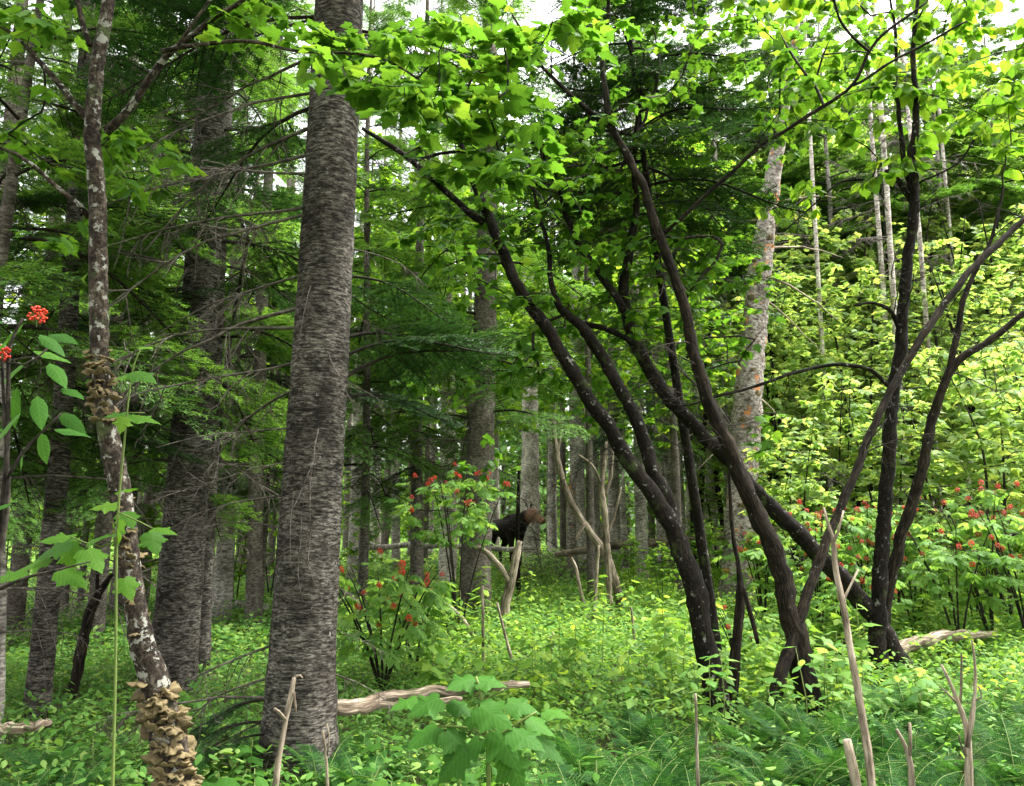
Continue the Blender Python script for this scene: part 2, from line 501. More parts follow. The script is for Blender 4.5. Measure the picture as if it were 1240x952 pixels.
def set_leaves(parent, base, L, shape, key, mat, n_single=300, far_shape=None):
    """the leaves that show largest are objects of their own, the rest one part"""
    O, D, Nn, S = L
    px, py, f = project(O)
    vis = (px > -20) & (px < 1260) & (py > -20) & (py < 972)
    big = np.where(vis, S / f * 1000, 0)
    order = np.argsort(-big)
    single = [i for i in order[:n_single] if big[i] > 6]
    me = leaf_mesh(shape, key, mat)
    for i in single:
        part('leaf', me, parent, m4(O[i] - base, D[i], Nn[i], S[i]))
    mask = np.ones(len(O), bool); mask[single] = False
    if mask.any():
        mb = MB(); leaves_mb(mb, far_shape or shape, O[mask], D[mask], Nn[mask], S[mask])
        part('foliage', mb.mesh('foliage', mat, base), parent, kind='stuff')

def ellipse_targets(regs):
    """points in the space of a crown: (px, py, rx px, ry px, Ymin, Ymax, count)"""
    out = []
    for (x, y, rx, ry, Ya, Yb, n) in regs:
        k = 0
        while k < n:
            u, v = rng.uniform(-1, 1, 2)
            if u * u + v * v > 1: continue
            out.append(at(x + u * rx, y + v * ry, rng.uniform(Ya, Yb))); k += 1
    return np.array(out)

# ------------------------------------------------------------------ templates shared by copies
def needles(mb, A, B, spacing, ln, wd, up, mat=0, tint=None):
    """two flat rows of needles along twigs A->B"""
    A, B = np.asarray(A), np.asarray(B)
    L = np.linalg.norm(B - A, axis=1)
    cnt = np.maximum(2, (L / spacing).astype(int))
    idx = np.repeat(np.arange(len(A)), cnt)
    u = np.concatenate([(np.arange(c) + .5) / c for c in cnt])
    d = norm(B - A)[idx]
    o = A[idx] + (B - A)[idx] * u[:, None]
    sd = norm(np.cross(d, np.broadcast_to(up, d.shape) + rng.normal(0, .25, d.shape)))
    Vs = []
    for sgn in (-1, 1):
        l = ln * rng.uniform(.7, 1.15, len(o))[:, None]
        tip = o + sd * sgn * l * .8 + d * l * .55 + rng.normal(0, ln * .12, o.shape)
        Vs.append(np.stack([o - d * wd / 2, o + d * wd / 2, tip], 1))
    V = np.concatenate(Vs).reshape(-1, 3)
    k = len(V) // 3
    tn = np.tile(rng.random(len(A))[idx] * .6 + rng.random(len(idx)) * .4, 2)
    mb.add(V, np.arange(k * 3).reshape(-1, 3), None, mat, np.repeat(tn, 3))

def make_bough(seed, mats, n_side=15, spacing=.013, ln=.026, wd=.0095, bare=.18, droop=.18, twig_sides=3, sub=True):
    """flat fir bough one metre long, along +Y"""
    r = np.random.default_rng(seed)
    mb = MB()
    t = np.linspace(0, 1, 9)
    bend = r.normal(0, .05)
    main = np.column_stack([bend * t ** 2, t, -droop * t ** 1.8 + .05 * np.sin(t * 5)])
    tube(mb, main, .010 * (1 - .8 * t) + .0015, 4, 0, cap=False)
    A, B = [], []
    def on(u): return np.array([np.interp(u, t, main[:, k]) for k in range(3)])
    for u in np.linspace(.75, 1, 4)[:-1]:
        A.append(on(u)); B.append(on(u + .08))
    for k in range(n_side):
        u = bare + (1 - bare) * (k + r.uniform(-.3, .3)) / n_side
        for s in (-1, 1):
            if r.random() < .08: continue
            ln_t = (.46 * (1 - u) ** .75 + .07) * r.uniform(.75, 1.15)
            ang = math.radians(r.uniform(48, 64))
            o = on(u)
            d = np.array([s * math.sin(ang), math.cos(ang), r.normal(-.10, .08)])
            e = o + d * ln_t + np.array([0, 0, -.25 * ln_t ** 2])
            mid = (o + e) / 2 + np.array([0, 0, .02])
            tube(mb, np.array([o, mid, e]), [.004, .003, .0015], twig_sides, 0, cap=False)
            A += [o * .75 + mid * .25, mid]; B += [mid, e]
            if sub:
                m = max(1, int(ln_t / .055))
                for q in range(m):
                    v = (q + .6) / (m + .3)
                    p = (1 - v) ** 2 * o + 2 * v * (1 - v) * mid + v * v * e
                    for s2 in (-1, 1):
                        if r.random() < .12: continue
                        a2 = ang * s + s2 * math.radians(r.uniform(40, 58))
                        l2 = (.16 * (1 - v) + .05) * r.uniform(.6, 1.1) * min(1, ln_t / .25)
                        A.append(p); B.append(p + np.array([math.sin(a2), math.cos(a2), r.normal(-.08, .12)]) * l2)
    needles(mb, A, B, spacing, ln, wd, np.array([0, 0, 1.0]), 1)
    return mb

BOUGH = [make_bough(s, None, n_side=14 + s % 3, droop=.1 + .06 * (s % 3)).mesh('bough', [M['dark_twig'], M['needle']]) for s in range(4)]
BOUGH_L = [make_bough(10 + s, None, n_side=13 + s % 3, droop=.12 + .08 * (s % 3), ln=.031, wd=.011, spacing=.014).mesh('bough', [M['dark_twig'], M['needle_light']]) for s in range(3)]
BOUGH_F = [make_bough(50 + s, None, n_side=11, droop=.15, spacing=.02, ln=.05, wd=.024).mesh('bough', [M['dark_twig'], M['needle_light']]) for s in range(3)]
BOUGH_DRY = [make_bough(30, None, n_side=5, bare=.3, spacing=.014).mesh('bough', [M['dark_twig'], M['needle_dry']])]

def make_dead_branch(seed, fine=1.0):
    """bare branch one metre long along +Y with drooping fine twigs"""
    r = np.random.default_rng(seed)
    mb = MB()
    def rec(o, d, L, rad, lev):
        k = 7 if lev == 0 else 5
        pts = [o]; dd = d.copy()
        for i in range(k):
            dd = norm(dd + r.normal(0, .16 if lev else .09, 3) + np.array([0, 0, -.05 if lev == 0 else -.08]))
            pts.append(pts[-1] + dd * L / k)
        pts = np.array(pts)
        tube(mb, pts, np.linspace(rad, rad * .3, len(pts)), 4 if lev == 0 else 3, 0, cap=False)
        if lev < 2:
            m = int((11 if lev == 0 else 5) * fine)
            for q in range(m):
                u = r.uniform(.12, .98)
                i = min(int(u * k), k - 1)
                p = pts[i] + (pts[i + 1] - pts[i]) * (u * k - i)
                t = norm(pts[i + 1] - pts[i])
                sd = norm(np.cross(t, [0, 0, 1.0])) * r.choice([-1, 1])
                nd = norm(t * r.uniform(.3, .9) + sd * r.uniform(.4, 1) + np.array([0, 0, r.uniform(-.7, .15)]))
                rec(p, nd, L * r.uniform(.22, .5) * (1 - .4 * u), max(rad * .45, .0013), lev + 1)
    rec(np.zeros(3), np.array([0, 1.0, 0.05]), 1.0, .009, 0)
    return mb
DEAD = [make_dead_branch(s, 1.15).mesh('dead_branch', M['grey_twig']) for s in range(6)]
DEAD_DARK = [make_dead_branch(20 + s, 1.0).mesh('dead_branch', M['dark_twig']) for s in range(4)]

def make_frond(seed, mats):
    """fern frond one metre long, arching, with toothed side leaflets"""
    r = np.random.default_rng(seed)
    mb = MB()
    t = np.linspace(0, 1, 14)
    main = np.column_stack([.04 * np.sin(t * 2 + seed), t * (1 - .12 * t), .42 * t - .55 * t ** 2.2])
    tube(mb, main, .006 * (1 - .85 * t) + .0008, 3, 0, cap=False)
    O, D, Nn, S = [], [], [], []
    n = 26
    A, B = [], []
    for k in range(n):
        u = .16 + .84 * k / n
        p = np.array([np.interp(u, t, main[:, c]) for c in range(3)])
        g = np.array([np.interp(min(u + .03, 1), t, main[:, c]) for c in range(3)]) - p
        g = norm(g)
        w = .135 * math.sin(PI * min(1, (.10 + .98 * u) ** .8)) ** .7 + .012
        if u > .93: w *= .55
        for s in (-1, 1):
            sd = norm(np.cross(g, [0, 0, 1.0])) * s
            d = norm(sd + g * .38 + np.array([0, 0, r.normal(-.12, .06)]))
            A.append(p); B.append(p + d * w * r.uniform(.92, 1.05))
    A, B = np.array(A), np.array(B)
    # leaflet blades: each a toothed strip
    m = 7
    for a, b in zip(A, B):
        d = b - a; L = np.linalg.norm(d); d = d / L
        sd = norm(np.cross(d, [0, 0, 1.0]))
        V = []
        for q in range(m):
            u0 = q / m; wq = .13 * L * (1 - u0) ** .6 + .003
            c = a + d * L * u0; c2 = a + d * L * (u0 + 1 / m)
            V += [c, c2, c + sd * wq + d * L * .12 - np.array([0, 0, .15 * wq])]
            V += [c, c2, c - sd * wq + d * L * .12 - np.array([0, 0, .15 * wq])]
        mb.add(np.array(V), np.arange(len(V)).reshape(-1, 3), None, 1, r.random())
    return mb
FROND = [make_frond(s, None).mesh('frond', [M['green_stem'], M['fern']]) for s in range(4)]

def ico(mb, c, r, mat=0):
    p = (1 + 5 ** .5) / 2
    V = np.array([(-1, p, 0), (1, p, 0), (-1, -p, 0), (1, -p, 0), (0, -1, p), (0, 1, p), (0, -1, -p), (0, 1, -p), (p, 0, -1), (p, 0, 1), (-p, 0, -1), (-p, 0, 1)], float)
    V = V / np.linalg.norm(V[0]) * r + c
    T = [(0, 11, 5), (0, 5, 1), (0, 1, 7), (0, 7, 10), (0, 10, 11), (1, 5, 9), (5, 11, 4), (11, 10, 2), (10, 7, 6), (7, 1, 8), (3, 9, 4), (3, 4, 2), (3, 2, 6), (3, 6, 8), (3, 8, 9), (4, 9, 5), (2, 4, 11), (6, 2, 10), (8, 6, 7), (9, 8, 1)]
    mb.add(V, T, None, mat)

def make_berries(seed, mat):
    r = np.random.default_rng(seed)
    mb = MB()
    for k in range(46):
        a = r.uniform(0, 2 * PI); z = r.uniform(0, 1); q = math.sqrt(max(0, 1 - (z - .35) ** 2 * 2.2)) * r.uniform(.5, 1)
        ico(mb, np.array([math.cos(a) * q * .5, math.sin(a) * q * .5, z * .85]), .085)
    for k in range(7):
        a = k * .9
        tube(mb, np.array([[0, 0, -.35], [0, 0, 0], [math.cos(a) * .35, math.sin(a) * .35, .5]]), [.03, .025, .015], 3, 1, cap=False)
    return mb.mesh('berry_cluster', [mat, M['green_stem']])
BERRIES = [make_berries(1, M['berry']), make_berries(2, M['berry']), make_berries(3, M['berry_dark'])]

# ------------------------------------------------------------------ the setting: ground and ground cover
def axis(a, b, n, c, k):
    u = np.linspace(-1, 1, n)
    s = np.sign(u) * np.abs(u) ** k
    return np.where(s < 0, c + s * (c - a), c + s * (b - c))
gx, gy = axis(-160, 160, 161, 0, 2.2), axis(-60, 260, 161, 7, 2.2)
GX, GY = np.meshgrid(gx, gy)
GV = np.column_stack([GX.ravel(), GY.ravel(), gz(GX, GY).ravel()])
ii = (np.arange(160)[:, None] * 161 + np.arange(160)[None, :]).reshape(-1)
mbg = MB(); mbg.add(GV, None, np.stack([ii, ii + 1, ii + 162, ii + 161], -1))
ground = part('ground', mbg.mesh('ground', M['soil']), None)
ground['kind'] = 'structure'; ground['label'] = 'dark soil of the forest floor under low plants'; ground['category'] = 'ground'

def lf_noise(x, y, s):
    return (np.sin(x / s * 1.7 + 1.3) * np.sin(y / s * 1.3 + .4) + np.sin((x + y) / s * 2.9 + 2) * .6 + np.sin((x - .6 * y) / s * 4.7) * .4) / 2

def cover(name, label, cat, mat, Ya, Yb, dens, k, hgt, size, shape, xr=(-.9, .9), patch=None, margin=1.0):
    area_n = int(dens * (xr[1] - xr[0]) / 2 * (Yb ** 2 - Ya ** 2))
    y = np.sqrt(rng.uniform(Ya ** 2, Yb ** 2, area_n))
    x = rng.uniform(xr[0], xr[1], area_n) * y
    if patch is not None:
        keep = patch(x, y)
        x, y = x[keep], y[keep]
    n = len(x)
    h = rng.uniform(hgt[0], hgt[1], n) * (1 + .35 * lf_noise(x, y, 1.3))
    z = gz(x, y)
    u = rng.uniform(.25, 1, (n, k)); u[:, 0] = 1
    az = rng.uniform(0, 2 * PI, (n, 1)) + np.arange(k)[None] * 2.4
    lean = rng.normal(0, .12, (n, 2))
    hd = np.stack([np.cos(az), np.sin(az), np.zeros_like(az)], -1)
    off = rng.uniform(.1, .9, (n, k)) * size[1] * 1.2
    O = np.stack([x[:, None] + lean[:, :1] * u * h[:, None], y[:, None] + lean[:, 1:] * u * h[:, None], z[:, None] + u * h[:, None]], -1) + hd * off[..., None]
    D = norm(hd + np.stack([np.zeros((n, k)), np.zeros((n, k)), rng.normal(-.1, .3, (n, k))], -1))
    Nn = norm(np.stack([rng.normal(0, .3, (n, k)), rng.normal(0, .3, (n, k)), np.ones((n, k))], -1))
    S = rng.uniform(size[0], size[1], (n, k)) * (.7 + .5 * rng.random((n, 1)))
    tint = np.clip(rng.random((n, 1)) * .7 + rng.random((n, k)) * .3, 0, .999)
    mb = MB()
    leaves_mb(mb, shape, O.reshape(-1, 3), D.reshape(-1, 3), Nn.reshape(-1, 3), S.reshape(-1), 0, tint.reshape(-1))
    if Ya < 9:      # stalks of the near plants
        a = np.column_stack([x, y, z - .02]); b = np.column_stack([x + lean[:, 0] * h, y + lean[:, 1] * h, z + h])
        w = .0025
        V = np.stack([a - [w, 0, 0], a + [w, 0, 0], b], 1).reshape(-1, 3)
        mb.add(V, np.arange(len(V)).reshape(-1, 3), None, 1, .5)
    o = part(name, mb.mesh(name, [mat, M['green_stem']]), None)
    o['kind'] = 'stuff'; o['label'] = label; o['category'] = cat
    return o

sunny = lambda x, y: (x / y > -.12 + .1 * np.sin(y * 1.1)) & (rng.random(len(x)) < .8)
cover('herb_layer', 'mixed low green herbs covering the forest floor near the big trunk', 'ground cover', M['herb'], 2.6, 9.5, 105, 9, (.10, .32), (.036, .07), HERB, patch=lambda x, y: (rng.random(len(x)) < np.where((y < 6.3) & (x / y > .05), .4, 1)))
cover('herb_layer', 'small-leaved green herbs covering the floor between the middle trunks', 'ground cover', M['herb'], 9.5, 19, 70, 8, (.15, .42), (.05, .095), FOLD)
cover('herb_layer', 'far carpet of green plants under the back trees', 'ground cover', M['herb'], 19, 60, 14, 7, (.2, .55), (.10, .18), FOLD)
cover('sun_tinted_herbs', 'yellow-green herbs with sunlight in their colour in the clearing right of the moose', 'ground cover', M['herb_sun_tint'], 6.4, 24, 30, 9, (.2, .5), (.05, .10), HERB, patch=sunny)  # the lit ground is painted with the brighter herb leaf

# ------------------------------------------------------------------ firs
def trunk_mesh(P, R, mat, base, sides=18, rough=.02):
    mb = MB(); tube(mb, P, R, sides, 0, rough); return mb.mesh('trunk', mat, base)

def fir_tree(label, px, Y, dia, height, crown0, lmax, per_m=5.0, dead=(0, 0, 0), top=None, light=0.0, lean=(0, 0), bark='fir_bark', group=None, dead_dark=False, sides=16, avoid=None, az_pref=None, keep=1.0):
    b = ground_at(px, Y); b[2] -= .12
    root = thing('fir_tree', label, 'fir tree', b, group)
    n = max(8, int(height / .22))
    u = np.linspace(0, 1, n)
    P = np.column_stack([lean[0] * u * height + .04 * np.sin(u * 7 + px), lean[1] * u * height + .04 * np.cos(u * 6 + px), u * height])
    P[0, :2] = 0
    R = dia / 2 * ((1 - u) ** .85 * .97 + .03) * (1 + .35 * np.exp(-u * height / .22))
    tk = part('trunk', trunk_mesh(P, R, M[bark], (0, 0, 0), sides), root)
    def on(z): return np.array([np.interp(z, P[:, 2], P[:, c]) for c in range(3)]), np.interp(z, P[:, 2], R)
    az = rng.uniform(0, 6.28)
    nb = int((height - crown0) * per_m)
    for k in range(nb):
        z = crown0 + (height - .3 - crown0) * (k + rng.uniform(0, .9)) / nb
        p, r = on(z)
        az += 2.4 + rng.normal(0, .3)
        if rng.random() > keep: continue
        f = (z - crown0) / (height - crown0)
        L = lmax * (1 - f ** 1.3) * rng.uniform(.7, 1.1) * min(1, .6 + f * 3) + .25
        w = p + b
        if avoid and avoid(w + np.array([-math.sin(az), math.cos(az), 0]) * L * .6): continue
        pit = math.radians(-14 + 34 * f + rng.normal(0, 7))
        hx, hy, hf = project(w + np.array([-math.sin(az), math.cos(az), 0]) * L * .6)
        if hy[0] < -90 and rng.random() > .2: continue       # unseen boughs above the frame thinned to let light in
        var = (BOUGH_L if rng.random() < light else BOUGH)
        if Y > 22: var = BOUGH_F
        part('bough', var[k % len(var)], root, rotm(p + np.array([-math.sin(az), math.cos(az), 0]) * r * .8, az, pit, L, rng.normal(0, .15)))
    for k in range(int(dead[0])):
        z = rng.uniform(dead[1], dead[2]); p, r = on(z)
        a = rng.uniform(0, 6.28)
        L = rng.uniform(.5, 1.25) * min(1.2, lmax * .8)
        var = DEAD_DARK if (dead_dark and k % 2) else DEAD
        part('dead_branch', var[k % len(var)], tk, rotm(p + np.array([-math.sin(a), math.cos(a), 0]) * r * .85, a, math.radians(rng.normal(-6, 12)), L, rng.uniform(-.6, .6)))
    return root, P + b, R

def moose_gap(w):
    px, py, f = project(w)
    return (575 < px[0] < 675) and (520 < py[0] < 720) and f[0] < 27

# the great fir trunk left of centre
bx = ground_at(362, 5.3); bx[2] -= .15
big = thing('fir_tree', 'huge grey fir trunk with scaly bark and bare twigs, widest in the wood', 'fir tree', bx)
S = px_path([(362, 905, 88), (366, 800, 78), (372, 700, 74), (380, 560, 71), (390, 400, 68), (399, 240, 66), (405, 120, 64), (412, -20, 62), (424, -300, 56), (440, -700, 44), (455, -1200, 24), (462, -1600, 6)], 5.3, 5.5, seg=.09)
S[:, 3] *= 1 + .18 * np.exp(-(S[:, 2] - bx[2]) / .25)
mb = MB(); tube(mb, S[:, :3], S[:, 3], 40, 0, .012)
btk = part('trunk', mb.mesh('trunk', M['fir_bark'], bx), big)
def bigon(py):
    z = at(380, py, 5.35)[2]
    return np.array([np.interp(z, S[:, 2], S[:, c]) for c in range(3)]), np.interp(z, S[:, 2], S[:, 3])
# long bare branches sweeping out (photo height, azimuth: 90 = left, -90 = right, pitch, length)
for i, (py, az, pit, L) in enumerate([(150, 78, -22, 1.55), (188, 95, -18, 1.5), (250, 84, -4, 1.35), (262, 100, -12, 1.6), (372, 82, -22, 1.5), (60, 70, -15, 1.4), (115, 104, -20, 1.3),
        (330, 70, -10, 1.2), (440, 95, -14, 1.25), (470, 75, -25, 1.1), (640, 85, 4, .55), (600, 100, -6, .7), (560, 88, -12, .9), (520, 105, -8, .8), (780, 88, -18, 1.0), (820, 80, -14, .95), (842, 98, -4, 1.0), (870, 84, -25, .8),
        (300, -84, -16, .6), (380, -75, -20, .55), (460, -95, -30, .45), (520, -160, -60, .6), (560, -170, -70, .55), (610, 175, -75, .6), (640, -165, -50, .5), (700, -120, -30, .35), (590, 160, -65, .5),
        (120, -80, -25, .5), (200, -100, -8, .5), (760, -95, -20, .4), (815, -85, -22, .5), (350, 165, -60, .45), (430, -150, -55, .5), (20, 88, -10, 1.2), (40, -90, -12, 1.0), (-60, 80, -8, 1.3), (400, 110, -8, 1.3), (215, 115, -10, 1.2)]):
    p, r = bigon(py); a = math.radians(az)
    part('dead_branch', DEAD[i % 6], btk, rotm(p - bx + np.array([-math.sin(a), math.cos(a), 0]) * r * .9, a, math.radians(pit), L, (i * .7) % 1.2 - .6))
for i, (py, az, pit, L) in enumerate([(455, -62, 22, 1.25), (430, -80, 14, 1.1), (405, -52, 8, 1.2), (480, -45, 4, 1.0), (330, -58, -8, .9), (120, 60, -15, 1.5), (20, 95, -14, 1.6), (30, -70, -12, 1.4), (-40, 120, -14, 1.7), (870, 100, -12, .75), (848, 72, -16, .9), (880, 130, -8, .6)]):
    p, r = bigon(py); a = math.radians(az)
    part('bough', BOUGH[i % 4], big, rotm(p - bx + np.array([-math.sin(a), math.cos(a), 0]) * r * .9, a, math.radians(pit), L, (i * .5) % .8 - .4))
az = 0
for z in np.arange(6.5, 15, .2):
    q = np.array([np.interp(z, S[:, 2], S[:, c]) for c in range(3)]); az += 2.4
    part('bough', BOUGH[int(z * 10) % 4], big, rotm(q - bx, az, math.radians(-12 + 2 * (z - 6)), 2.2 * (1 - (z - 6) / 10) + .3))

# left-hand firs
fir_tree('broad grey fir trunk standing just left of the huge scaly trunk, boughs hiding its middle', 214, 7.6, .42, 15, 1.9, 1.6, 4.4, (40, 1.2, 7.5), light=.9, lean=(.012, .01), sides=24)
fir_tree('slim fir trunk pressed close behind the broad grey fir', 240, 8.35, .26, 14, 2.6, 1.3, 4.5, (20, 1.8, 8), light=.5, lean=(.012, .0))
fir_tree('thin straight fir trunk with a lichen-grey foot, left of the fungus-covered stem', 57, 6.7, .19, 12, 2.0, 1.3, 5, (16, 1.2, 6), light=.5, lean=(.004, 0), avoid=lambda w: abs(project(w)[0][0] - 380) < 60 and w[1] < 5.6)
fir_tree('thin fir stem leaning on the lichen-footed one', 66, 7.2, .10, 9, 2.2, 1.0, 4.5, (10, 1.5, 5), light=.3, lean=(-.01, 0))
fir_tree('very thin dark dead fir pole beside the broad grey fir', 246, 8.7, .085, 6, 5.2, .5, 2, (14, 1.4, 5.5), bark='dark_twig', lean=(.06, 0))
fir_tree('pale fir trunk with rusty needles round its foot behind the huge trunk', 271, 13, .30, 16, 2.6, 1.9, 4.5, (18, 1.5, 6), light=.4, bark='pale_bark')
for (px, Y, dia, h, c0, lab) in [(-40, 9.5, .28, 14, 1.7, 'bushy dark fir behind the near elder'), (30, 11.5, .25, 15, 1.6, 'fir with green boughs right behind the lichen-footed thin trunk'),
        (120, 10.6, .22, 14, 2.0, 'dark fir directly behind the fungus-covered stem'), (150, 14, .3, 16, 1.8, 'fir between the fungus-covered stem and the broad grey fir'),
        (310, 12, .24, 15, 2.2, 'shaded fir between the broad grey fir and the huge trunk'), (-120, 13, .3, 15, 1.4, 'dark fir behind the bare pale pole'),
        (-30, 6.0, .16, 8, 2.5, 'small fir close to the bare pale pole'), (300, 22, .35, 18, 2.6, 'far fir behind the rusty-footed pale trunk')]:
    fir_tree(lab, px, Y, dia, h, c0, 1.8, 4.0, (16, .8, 6), light=.9, group='dark firs on the left', bark='fir_bark_far', lean=(rng.normal(0, .012), 0))
for (px, Y, dia, h, c0, lab) in [(577, 13.2, .5, 17, 2.75, 'thick grey fir trunk behind the berry-laden elder beside the moose'), (440, 13.5, .16, 14, 2.2, 'slim fir standing close to the right of the huge trunk'),
        (505, 15.5, .26, 16, 2.6, 'fir trunk seen over the spreading elder'), (428, 21, .36, 18, 3.2, 'pale fir trunk peeping past the right edge of the huge trunk'), (480, 23, .26, 18, 3.2, 'narrow pale fir behind the spreading elder'),
        (545, 21, .40, 18, 3.4, 'pale fir behind the white birch by the elder'), (700, 24, .5, 18, 3.6, 'broad pale fir, thicker of the pair behind the leaning dead sapling'), (718, 26, .44, 18, 3.6, 'pale fir, slimmer of the pair behind the leaning dead sapling'),
        (775, 19, .30, 17, 3.4, 'grey fir in front of the fallen grey trunk'), (455, 29, .4, 18, 3.4, 'far pale fir between two narrower trunks past the huge one'), (405, 26, .4, 18, 3, 'far fir half hidden by the huge trunk'),
        (600, 34, .4, 19, 3.6, 'far fir behind the moose rump'), (670, 32, .4, 19, 3.4, 'far fir right behind the white birch at the moose head'), (745, 31, .5, 19, 3.6, 'far thick fir beyond the short broken post'),
        (520, 33, .4, 19, 3.5, 'far fir seen through the elder leaves'), (810, 27, .4, 18, 3, 'fir behind the arching black maple stem')]:
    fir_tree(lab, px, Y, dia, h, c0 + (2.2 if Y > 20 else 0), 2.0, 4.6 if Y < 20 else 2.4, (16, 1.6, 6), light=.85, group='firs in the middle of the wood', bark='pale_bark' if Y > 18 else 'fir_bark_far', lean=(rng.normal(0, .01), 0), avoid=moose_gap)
# dark fir whose boughs hang over the maple clump
fir_tree('dark fir with hanging black-green boughs leaning through the maple clump', 862, 9.0, .13, 10.5, 5.1, 1.8, 11, (26, 3.0, 7), light=0, bark='maple_bark', lean=(-.10, 0))
right_label = 'tall fir behind the bright clearing on the right'
for (px, Y, dia, h, c0) in [(1160, 31, .35, 22, 4), (1215, 36, .4, 25, 3), (1172, 22.5, .28, 18, 8.5), (1030, 23, .28, 18, 9), (885, 22.2, .28, 18, 8), (1250, 24, .3, 19, 9), (800, 23, .3, 18, 8), (960, 25, .3, 20, 10), (930, 33, .4, 24, 3), (1100, 29, .3, 19, 3), (1010, 33, .3, 23, 3), (1290, 29, .4, 21, 3), (1075, 41, .4, 28, 3), (865, 32, .4, 23, 4), (985, 42, .4, 28, 3), (1135, 44, .4, 29, 3)]:
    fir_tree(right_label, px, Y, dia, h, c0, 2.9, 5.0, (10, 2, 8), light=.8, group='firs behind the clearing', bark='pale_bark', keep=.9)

# ------------------------------------------------------------------ fungus-covered stem on the left
S = px_path([(226, 990, 40), (205, 900, 38), (188, 830, 33), (170, 770, 28), (160, 710, 25), (153, 640, 24), (143, 580, 25), (130, 520, 24), (121, 440, 22), (119, 340, 22), (118, 240, 21), (112, 160, 20), (118, 80, 18), (130, 10, 16), (140, -80, 14), (160, -220, 9), (175, -330, 4)], 3.95, 4.2, seg=.04)
fb = S[0, :3].copy()
ft = thing('maple_tree', 'crooked dark stem with tiers of tan bracket fungus on its bark', 'maple tree', fb)
mb = MB(); tube(mb, S[:, :3], S[:, 3], 16, 0, .035)
trunkF = S
def near(S, py, px=None):
    p, q, f = project(S[:, :3]); return int(np.argmin(np.abs(q - py)))
limbs = []
for pts, Ya, Yb in [([(128, 160, 13), (150, 140, 11), (175, 105, 10), (200, 70, 9), (230, 45, 8), (262, 20, 7), (292, 2, 6), (340, -40, 4)], 4.12, 4.0),
                    ([(196, 62, 7), (230, 56, 6), (300, 50, 5), (360, 62, 4), (440, 66, 3.5), (485, 82, 3), (540, 120, 2.5), (600, 160, 2)], 4.02, 3.8),
                    ([(112, 150, 11), (90, 125, 9), (70, 100, 8), (45, 72, 7), (25, 50, 6), (-10, 25, 5), (-60, 0, 3)], 4.12, 4.0),
                    ([(108, 262, 8), (92, 245, 7), (70, 228, 6), (45, 205, 6), (20, 187, 5), (-20, 172, 4)], 4.1, 3.9),
                    ([(110, 55, 8), (98, 20, 7), (90, -40, 5)], 4.15, 4.2),
                    ([(215, 55, 5), (240, 20, 4), (262, -10, 3), (300, -60, 2)], 4.0, 3.9)]:
    B = px_path(pts, Ya, Yb, root=False, seg=.06)
    tube(mb, B[:, :3], B[:, 3], 7, 0, .04); limbs.append(B[:, :3])
P0 = np.vstack(limbs + [S[S[:, 2] > 4.0, :3]])
tg = ellipse_targets([(520, 70, 110, 60, 3.5, 4.3, 40), (560, 145, 110, 60, 3.4, 4.0, 34), (620, 200, 60, 28, 3.5, 3.9, 12), (330, 30, 100, 36, 3.6, 4.3, 16), (650, 30, 110, 40, 3.6, 4.2, 24), (30, 25, 70, 36, 3.7, 4.3, 12),
                      (170, 190, 70, 45, 4.3, 5.4, 22), (45, 170, 60, 50, 4.3, 5.0, 8), (30, 300, 60, 30, 4.2, 4.8, 4), (430, 90, 60, 20, 3.6, 4.0, 8)])
P, ch, w, tips = grow(P0, tg, .1, .006, 0.2)
br = MB(); branch_mb(br, P, ch, w, len(P0), .0016, .45, .009, 4)
part('trunk', mb.mesh('trunk', M['fungus_bark'], fb), ft)
fcrown = part('crown', br.mesh('crown', M['dark_twig'], fb), ft)
L = foliage_on(P, ch, 6, .26, (.065, .115), droop=.35, spread=.9)
set_leaves(fcrown, fb, L, MAPLE, 'maple_leaf', M['maple_leaf'], 300)

def make_bracket(seed):
    """shelf of fungus: half disc with a ruffled rim, along +Y, thin"""
    r = np.random.default_rng(seed); n = 13
    a = np.linspace(-1.5, 1.5, n)
    rad = 1 + .16 * np.sin(a * 5 + seed) + r.normal(0, .06, n)
    rim = np.column_stack([np.sin(a) * rad * .75, np.cos(a) * rad, .12 * np.sin(a * 7 + seed * 2)])
    top = np.array([0, -.1, .28]); bot = np.array([0, -.1, -.18])
    V = np.vstack([rim + [0, 0, .04], rim + [0, 0, -.06], top, bot])
    T = []
    for i in range(n - 1):
        T += [(i, i + 1, 2 * n), (n + i + 1, n + i, 2 * n + 1)]
    Q = [(i + 1, i, n + i, n + i + 1) for i in range(n - 1)]
    mb = MB(); mb.add(V, T, Q); return mb.mesh('bracket_fungus', M['fungus'])
BRK = [make_bracket(s) for s in range(5)]
k = 0
for (pa, pb, cnt, sz) in [(425, 510, 60, .033), (630, 690, 24, .026), (830, 885, 46, .042), (885, 960, 50, .042), (700, 800, 7, .022), (560, 620, 5, .02), (930, 985, 16, .045)]:
    for q in range(cnt):
        i = near(S, pa + (pb - pa) * (q + rng.uniform(0, 1)) / cnt)
        a = rng.uniform(-PI, PI) if q % 3 == 0 else rng.normal(PI, .95)      # mostly towards the viewer's side
        d = np.array([-math.sin(a), math.cos(a), 0])
        p = S[i, :3] + d * S[i, 3] * .85
        part('bracket_fungus', BRK[k % 5], ft, rotm(p - fb, a, math.radians(rng.normal(4, 24)), sz * rng.uniform(.6, 1.6), rng.normal(0, .45)))
        k += 1

